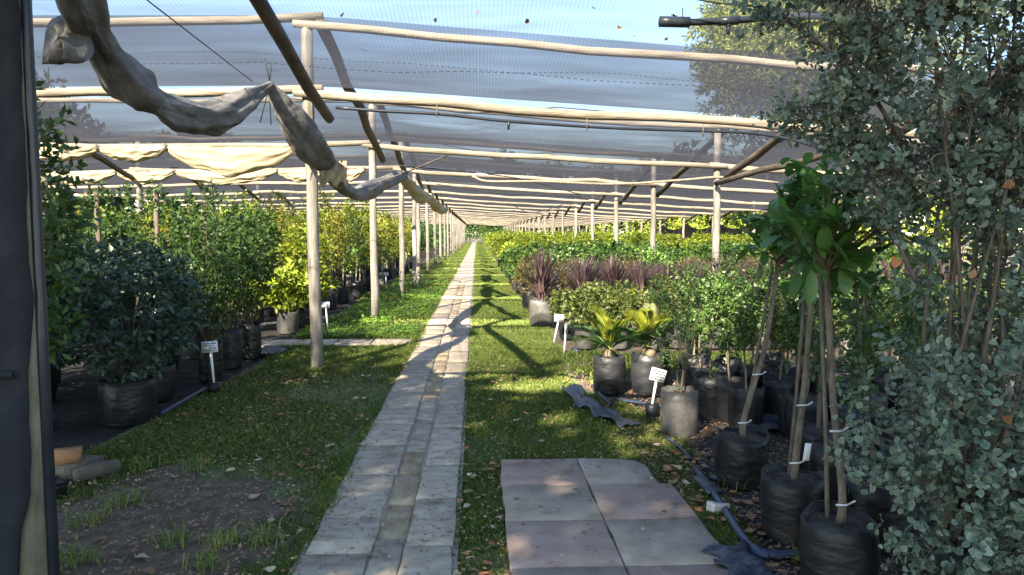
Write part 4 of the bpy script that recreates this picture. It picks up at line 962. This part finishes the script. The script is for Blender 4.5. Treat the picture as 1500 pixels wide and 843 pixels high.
# distant rows read as one mass
def far_mass(name, lab, seed, xs, y0, y1, n, h0, h1, mat):
    g = np.random.default_rng(seed); mb = MB()
    for _ in range(n):
        x, y = g.uniform(*xs), g.uniform(y0, y1); h = g.uniform(h0, h1)
        A, D = twigs(g, 42, (x, y, h * .6), (.55, .6, h * .42), .4, .4, .5); V, Q = leaves_on(g, A, D, 4, .2, .17, .06, 'quad'); mb.add(V, Q)
    tag(link(name, mb.mesh(name), M[mat], None, 'stuff'), lab, 'shrubs')
far_mass('distant_shrubs', 'mass of distant yellow-green shrubs at the far end right of the path', 1, (1.3, 11), 38, 110, 420, 1.2, 1.6, 'bright')
far_mass('distant_trees', 'mass of distant green trees at the far end left of the path', 2, (-9, -3.1), 38, 110, 330, 1.8, 2.5, 'green')
far_mass('outer_shrubs', 'sunlit yellow shrubs outside the shade house at far right', 3, (12.5, 22), 26, 60, 130, 1.8, 3.2, 'bright')
far_mass('path_end_shrubs', 'green shrubs closing the far end of the path', 4, (-4, 4), 112, 124, 40, 2.0, 3.0, 'green')

# ------------------------------------------------------------------ ground clutter
# clover-like weeds in the sunny left verge
g = np.random.default_rng(61); n = 15000
Y = 11.15 + (g.random(n) ** 1.4) * 13; X = lawn_edge_left(Y) + (PL - lawn_edge_left(Y) - .02) * g.random(n)
kp = vnoise(X, Y, 12, 1.0) > .38; X, Y = X[kp], Y[kp]; n = len(X); Z = .03 + g.random(n) * .07
V, Q = leaf_quads(np.stack([X, Y, Z], -1), unit(np.stack([g.normal(0, 1, n), g.normal(0, 1, n), g.uniform(-.1, .5, n)], -1)), np.tile(TO_UP, (n, 1)) + g.normal(0, .3, (n, 3)), g.uniform(.03, .06, n), g.uniform(.012, .022, n), 'quad', .2)
tag(link('ground_cover', np_mesh('ground_cover', V, Q), M['clover'], None, 'stuff'), 'bright broad leaved weeds covering the sunny verge left of the path', 'ground cover')
# grass tufts in the dirt and along edges
mb = MB()
for px, py in ((205, 690), (175, 745), (290, 690), (250, 800), (330, 800), (130, 770), (380, 640), (110, 830), (300, 835), (385, 800), (1075, 715), (1190, 830), (980, 610), (1000, 615), (870, 560), (905, 565)):
    b = on_ground(px, py)
    for _ in range(60):
        a = g.random() * 6.28; L = g.uniform(.05, .13); o = np.array([b.x, b.y, 0]) + np.append(g.normal(0, .05, 2), 0); d = np.array([math.cos(a), math.sin(a), 0]); sd_ = np.array([-d[1], d[0], 0]) * .003
        m_ = o + d * L * .3 + TO_UP * L * .7; t_ = o + d * L * .8 + TO_UP * L * .75
        mb.add([o - sd_, o + sd_, m_ + sd_, m_ - sd_, t_], [[0, 1, 2, 3]], [[3, 2, 4]])
tag(link('grass_tufts', mb.mesh('grass_tufts'), M['grass'], None, 'stuff'), 'taller grass tufts in the bare dirt and along the bed edge', 'grass')
# fallen leaves
def fleaf(g):
    n = 9; V = [(0, 0, .006)]; cu = g.uniform(-.5, 1.2)
    prof = [0.1, .55, .95, .8, 1.0, .75, .9, .5, .15]
    for i, f in enumerate(prof):
        a = -math.pi * .92 + i * (math.pi * 1.84) / (n - 1); r_ = .5 * f * g.uniform(.85, 1.15) * (1 + .35 * math.cos(a))
        V.append((math.cos(a) * r_ , math.sin(a) * r_ * .72, .01 + cu * .35 * (math.sin(a) * r_) ** 2 + g.uniform(0, .09)))
    return np_mesh('fallen_leaf', V, None, [(0, i, i + 1) for i in range(1, n)])
FL = {}
for mk in ('fallen_a', 'fallen_b', 'fallen_c'):
    FL[mk] = []
    for i in range(4):
        m = fleaf(gb); m.materials.append(M[mk]); FL[mk].append(m)
def fallen(x, y, size, mk, where):
    o = link('fallen_leaf', FL[mk][random.randrange(4)]); o.location = (x, y, .022 if where != 'slab' else .034); o.rotation_euler = (random.uniform(-.25, .25), random.uniform(-.25, .25), random.random() * 6.28); o.scale = (size,) * 3
    lab = {'left': 'dry curled leaf lying on the lawn left of the path', 'right': 'dry curled leaf lying on the lawn right of the path', 'bed': 'brown dead leaf lying on the weed mat below the laurels', 'slab': 'dry leaf lying on the paving slabs'}[where]
    tag(o, lab, 'leaf', 'fallen leaves, ' + where)
random.seed(8)
for _ in range(120): 
    y = 2.6 + random.random() ** 1.6 * 7; fallen(random.uniform(-2.6, PL - .02), y, random.uniform(.045, .09), random.choice(['fallen_a', 'fallen_b', 'fallen_b', 'fallen_c']), 'left')
for _ in range(75):
    y = 3.0 + random.random() ** 1.5 * 7; x = random.uniform(PR, float(lawn_edge_right(y)))
    if y < 5.1 and .15 < x < 1.2: x = random.uniform(PR, .13)
    fallen(x, y, random.uniform(.045, .085), random.choice(['fallen_a', 'fallen_b', 'fallen_b', 'fallen_c']), 'right')
for _ in range(150):
    y = random.uniform(2.9, 5.2); fallen(random.uniform(1.2, 1.75) , y, random.uniform(.035, .095), random.choice(['fallen_a', 'fallen_a', 'fallen_c', 'fallen_b']), 'bed')
for _ in range(16): fallen(random.uniform(.2, 1.15), random.uniform(3.2, 4.9), random.uniform(.03, .065), random.choice(['fallen_a', 'fallen_b']), 'slab')
for _ in range(12): fallen(random.uniform(PL, PL + .08) if random.random() < .6 else random.uniform(PR - .08, PR), random.uniform(3.2, 7.5), random.uniform(.035, .06), random.choice(['fallen_a', 'fallen_b']), 'slab')
# fine litter: crumbs of leaf
n = 20000; X = np.concatenate([g.uniform(1.15, 2.4, n // 2), g.uniform(-2.7, -1.0, n // 3), g.uniform(-.9, 1.2, n // 6)]); n = len(X); Y = 2.4 + g.random(n) * 6.5
P = np.stack([X, Y, np.where(X > 1.2, .012, .03)], -1); V, Q = leaf_quads(P, unit(g.normal(0, 1, (n, 3)) * np.array([1, 1, .15])), np.tile(TO_UP, (n, 1)) + g.normal(0, .25, (n, 3)), g.uniform(.012, .035, n), g.uniform(.004, .010, n), 'quad', .1)
tag(link('leaf_litter', np_mesh('leaf_litter', V, Q), M['litter'], None, 'stuff'), 'fine brown leaf litter scattered over the weed mat and dirt', 'leaf litter')
# dead leaves caught in the variegated shrub
for i, (px, py, s, mk) in enumerate(((1306, 385, .065, 'fallen_c'), (1440, 365, .06, 'fallen_a'), (1482, 268, .055, 'fallen_a'), (1430, 400, .05, 'fallen_a'), (1395, 590, .045, 'fallen_c'), (1475, 610, .055, 'fallen_a'))):
    o = link('fallen_leaf', FL[mk][i % 4]); o.location = at_y(px, py, 2.58); o.rotation_euler = (1.3, .2 * i, i); o.scale = (s,) * 3
    tag(o, 'dead brown leaf caught in the variegated shrub', 'leaf', 'dead leaves caught in the shrub')
# pipes on the ground
pp = thing('ground_pipe', 'blue black irrigation pipe bending along the weed mat by the laurels', 'pipe')
G = lambda px, py, z=.03: tuple(on_ground(px, py, z))
link('tube', MB().tube(curve([G(1018, 686), G(1040, 715), G(1065, 752), G(1090, 790), G(1108, 808)], 12), .022, 10).mesh('tube', True), M['bluepipe'], pp)
link('elbow', MB().tube(curve([G(1104, 803), G(1112, 812), G(1126, 813)], 6), .029, 10).mesh('elbow', True), M['bluepipe'], pp)
link('tube', MB().tube(curve([G(1122, 813), G(1150, 813), G(1190, 812)], 6), .022, 10).mesh('tube', True), M['bluepipe'], pp)
link('split_sleeve', MB().tube(curve([G(1024, 700, .035), G(1048, 722, .035)], 4), [.045, .05, .05, .045], 10, .08, True, None, .45).mesh('split_sleeve', True), M['sheet'], pp)
for P, lab, r_ in (([G(1040, 700), G(1090, 712), G(1130, 714)], 'black pipe running behind the leftmost laurel bag', .016), ([G(868, 566), G(882, 580), G(893, 592)], 'grey pipe end lying beside the nearest cycad', .02),
                   ([G(236, 606), G(268, 588), G(300, 570)], 'grey pipe on the ground beside the dark bushes', .024), ([G(840, 512), G(846, 516)], 'short black pipe end at the corner of the cycad bed', .035), ([G(975, 640), G(995, 655), G(1012, 672)], 'thin blue pipe half buried in the grass', .010), ([G(900, 585), G(950, 592), G(1000, 600)], 'black pipe along the front of the cycad bags', .014)):
    tag(link('ground_pipe', MB().tube(curve(P, 8), r_, 8).mesh('ground_pipe', True), M['bluepipe']), lab, 'pipe')
def crumple(px_list, wid, lab, seed):
    g = np.random.default_rng(seed); C = curve([G(a, b, .04) for a, b in px_list], 24); T = unit(np.gradient(C, axis=0)); S = np.cross(T, TO_UP); V = []
    for i in range(24):
        for k in range(9):
            t = k / 8 - .5; V.append(C[i] + S[i] * t * wid * (1 + .3 * math.sin(i * .9)) + TO_UP * (.07 * (float(vnoise(np.array(i * .35 + seed * 9), np.array(t * 3.0), seed, 1.3, 3)) - .4) + g.normal(0, .004)))
    I = np.arange(len(V)).reshape(24, 9)
    o = link('plastic_sheet', np_mesh('plastic_sheet', V, np.stack([I[:-1, :-1], I[:-1, 1:], I[1:, 1:], I[1:, :-1]], -1).reshape(-1, 4), None, True), M['sheet']); o.modifiers.new('thick', 'SOLIDIFY').thickness = .003
    tag(o, lab, 'plastic sheet')
crumple([(835, 566), (855, 588), (885, 605), (925, 622)], .17, 'crumpled black plastic edge curling onto the lawn by the cycads', 1)
crumple([(375, 520), (395, 514), (410, 510)], .35, 'crumpled black plastic beside the side path', 2)
crumple([(1060, 800), (1090, 830), (1120, 850)], .2, 'torn black plastic strip at the bottom near the paving', 3)
crumple([(1150, 600), (1120, 612), (1090, 640)], .3, 'loose grey plastic between the black bags', 4)
# brick, log, stone, pot
b = on_ground(103, 692); o = link('brick', MB().box((-.10, -.055, 0), (.07, .055, .085), .002).mesh('brick'), M['brick']); o.location = (b.x, b.y, .072); o.rotation_euler = (0, 0, .3); tag(o, 'orange clay brick resting on a grey block by the gate post', 'brick')
o = link('concrete_block', MB().box((-.10, -.14, 0), (.13, .13, .075), .006).mesh('concrete_block'), M['wood_dark']); o.location = (b.x + .01, b.y + .02, -.008); o.rotation_euler = (0, 0, -.3); tag(o, 'low grey concrete block under the orange brick', 'block')
b = on_ground(140, 702); o = link('log', MB().tube([(-.02, -.12, .05), (0, 0, .052), (.03, .14, .05)], [.052, .056, .05], 11, .05).mesh('log', True), M['stem']); o.location = (b.x, b.y, 0); o.rotation_euler = (0, 0, -.45); tag(o, 'short dark log end beside the orange brick', 'log')
b = on_ground(84, 728); t = thing('nursery_pot', 'small black pot beside the gate post in front of the brick', 'pot', (b.x, b.y, 0)); link('wall', MB().tube([(0, 0, 0), (0, 0, .06), (0, 0, .1)], [.05, .06, .07], 14, 0, False).mesh('wall', True), M['bag'], t); link('soil', MB().tube([(0, 0, .07), (0, 0, .085)], .064, 14).mesh('soil'), M['potsoil'], t)
b = on_ground(1050, 752); st = MB().box((-.06, -.045, 0), (.06, .045, .06), .012).mesh('stone'); o = link('stone', st, M['stone']); o.location = (b.x, b.y, 0); o.rotation_euler = (.05, .1, .5); bv = o.modifiers.new('b', 'BEVEL'); bv.width = .012; bv.segments = 2; tag(o, 'pale broken stone lying beside the bent pipe', 'stone')

# ------------------------------------------------------------------ trees outside
def tree(name, lab, cat, x, y, h, r, nt_, k, tl, L, W, mat, seed, group=None, trunk_r=.3, crown_low=.28, amp=.4, up=.2, droop=.3, squash=1.0):
    g = np.random.default_rng(seed); t = thing(name, lab, cat, (x, y, 0), g.random() * 6.28, group)
    parts, tips = [], []
    nb = 13
    for i in range(nb):
        a = i * 2.4 + g.normal(0, .3); f = math.sqrt((i + .5) / nb); zc = h * (crown_low + (1 - crown_low) * (0.42 + .42 * math.cos(f * 1.5) * g.uniform(.7, 1.1)))
        c = np.array([math.cos(a) * r * .62 * f, math.sin(a) * r * .62 * f, zc]); rr = r * g.uniform(.32, .46)
        A, D = twigs(g, nt_ // nb, c, (rr, rr, rr * 1.05 * squash), .3, amp, up); parts.append(leaves_on(g, A, D, k, tl, L, W, 'quad', .4, .8, droop)); tips.append(c)
    # a core so that the middle is not hollow
    A, D = twigs(g, nt_ // 3, (0, 0, h * (crown_low + 1) / 2), (r * .7, r * .7, h * (1 - crown_low) * .40), .1, .4, up); parts.append(leaves_on(g, A, D, k, tl, L, W, 'quad', .4, .8, droop))
    link('crown', fol_mesh(parts), M[mat], t, 'stuff')
    mb = MB(); top = np.array([g.normal(0, .3), g.normal(0, .3), h * .6]); mb.tube(curve([(0, 0, -.2), (.1, 0, h * .25), top], 10), np.linspace(trunk_r, trunk_r * .45, 10), 10, .05)
    for c in tips:
        s0 = np.array([0, 0, h * g.uniform(.22, .5)]); mb.tube(curve([s0, s0 * .5 + c * .5 + np.array([0, 0, .3]), c], 7), np.linspace(trunk_r * .4, trunk_r * .08, 7), 6, .04, False)
    link('trunk', mb.mesh('trunk', True), M['bark'], t); return t
tree('willow_tree', 'large sunlit yellow-green tree rising above the net at upper right', 'tree', 16.5, 36, 16.5, 7.2, 5200, 9, .5, .30, .045, 'willow', 1, None, .45, .2, .4, -.2)
BT = [('left', -30, 62, 12), ('l2', -40, 70, 13), ('l3', -22, 75, 11)]
far_spots = [(-34, 60, 13.5, 5), (-44, 66, 14, 6), (-26, 72, 12.5, 5), (-20, 150, 17, 7), (-36, 150, 19, 8), (-5, 160, 16, 7), (6, 155, 18.5, 6), (16, 158, 17, 7), (26, 150, 16, 7), (36, 145, 17, 7), (-56, 140, 20, 9), (20, 70, 9, 4.5), (26, 58, 10, 5)]
far_lab = ['tall tree behind the left netting, second from the left edge', 'tall tree behind the left netting at the left edge', 'tall tree behind the left netting, nearest the path', 'hazy distant tree left of the second post', 'hazy distant tree behind the nearest post', 'hazy distant tree at the end of the path',
           'hazy distant tree just right of the path end', 'hazy distant tree above the middle of the right rows', 'hazy distant tree right of the middle rows', 'hazy distant tree near the big willow', 'hazy distant tree far off behind the left curtains', 'green tree just outside the right side of the shade house', 'green tree beneath the big sunlit one']
for i, (x, y, h, r) in enumerate(far_spots):
    tree('background_tree', far_lab[i], 'tree', x, y, h, r, 520, 6, .8, .6, .17, 'far', 50 + i, 'trees beyond the shade house', .3, .2)
# windbreak of trees along both long sides
WB = []
gw = np.random.default_rng(5)
for i in range(4):
    t0 = tree('windbreak_tree', 'x', 'tree', 0, 0, 7.5, 3.0, 700, 6, .6, .42, .13, 'far' if i % 2 else 'willow', 200 + i, None, .2, .04)
    WB.append([(c.name.split('.')[0], c.data) for c in t0.children])
    for c in list(t0.children): bpy.data.objects.remove(c)
    bpy.data.objects.remove(t0)
spots = [(18 + gw.uniform(-1, 3), y, 'right') for y in np.arange(9, 140, 6.0)] + [(-19.5 - gw.uniform(0, 4), y, 'left') for y in np.arange(9, 140, 6.0)] + [(x, 132 + gw.uniform(-3, 3), 'end') for x in np.arange(-17, 19, 4.2)] + [(x, 138, 'end') for x in np.arange(-15, 19, 4.2)]
cnt = {}
for x, y, sd_ in spots:
    k = cnt.get(sd_, 0); cnt[sd_] = k + 1
    lab = {'right': f'windbreak tree outside the right side, {ords[k]} from the near end', 'left': f'windbreak tree outside the left side, {ords[k] if k < len(ords) else "last"} from the near end', 'end': f'windbreak tree closing the far end, {ords[k]} from the left'}[sd_]
    t = thing('windbreak_tree', lab, 'tree', (x, y, 0), gw.random() * 6.28, 'windbreak trees around the shade house', gw.uniform(.75, 1.15))
    for nm, me in WB[int(gw.integers(4))]: link(nm, me, None, t, 'stuff' if nm == 'crown' else None)
# trees behind the viewer whose shade falls on the entrance
tree('shade_tree', 'broad leafy tree standing behind the entrance, left of the path', 'tree', -9.0, -6.6, 11.6, 5.0, 1400, 8, .5, .32, .12, 'mid', 90, 'trees behind the entrance', .4, .22)
tree('shade_tree', 'broad leafy tree standing behind the entrance, right of the path', 'tree', -2.2, -7.2, 9.9, 4.8, 900, 8, .5, .32, .12, 'mid', 91, 'trees behind the entrance', .4, .22)

# dead leaves lying on the net over the entrance
for i, (px, py, d_) in enumerate(((868, 12, 5.6), (985, 22, 5.9), (992, 26, 5.85), (978, 57, 6.6), (640, 30, 6.3), (700, 18, 6.0), (905, 40, 6.4), (770, 30, 6.2), (500, 20, 6.0), (260, 100, 7.8), (930, 52, 6.7))):
    o = link('fallen_leaf', FL['fallen_a'][i % 4]); p = at_y(px, py, d_); t_ = (d_ - 3.3) / 5.45
    zz_ = (ztop(p.x) + .085) * (1 - t_) + (zlow(p.x) + .075) * t_ - .1
    k_ = (zz_ - CAM.z) / (p.z - CAM.z); p = CAM + (p - CAM) * k_
    o.location = p; o.rotation_euler = (.3 * i, .2, i); o.scale = ((.05 + .02 * (i % 3)),) * 3
    tag(o, 'dead leaf resting on the shade net over the entrance', 'leaf', 'dead leaves on the net')
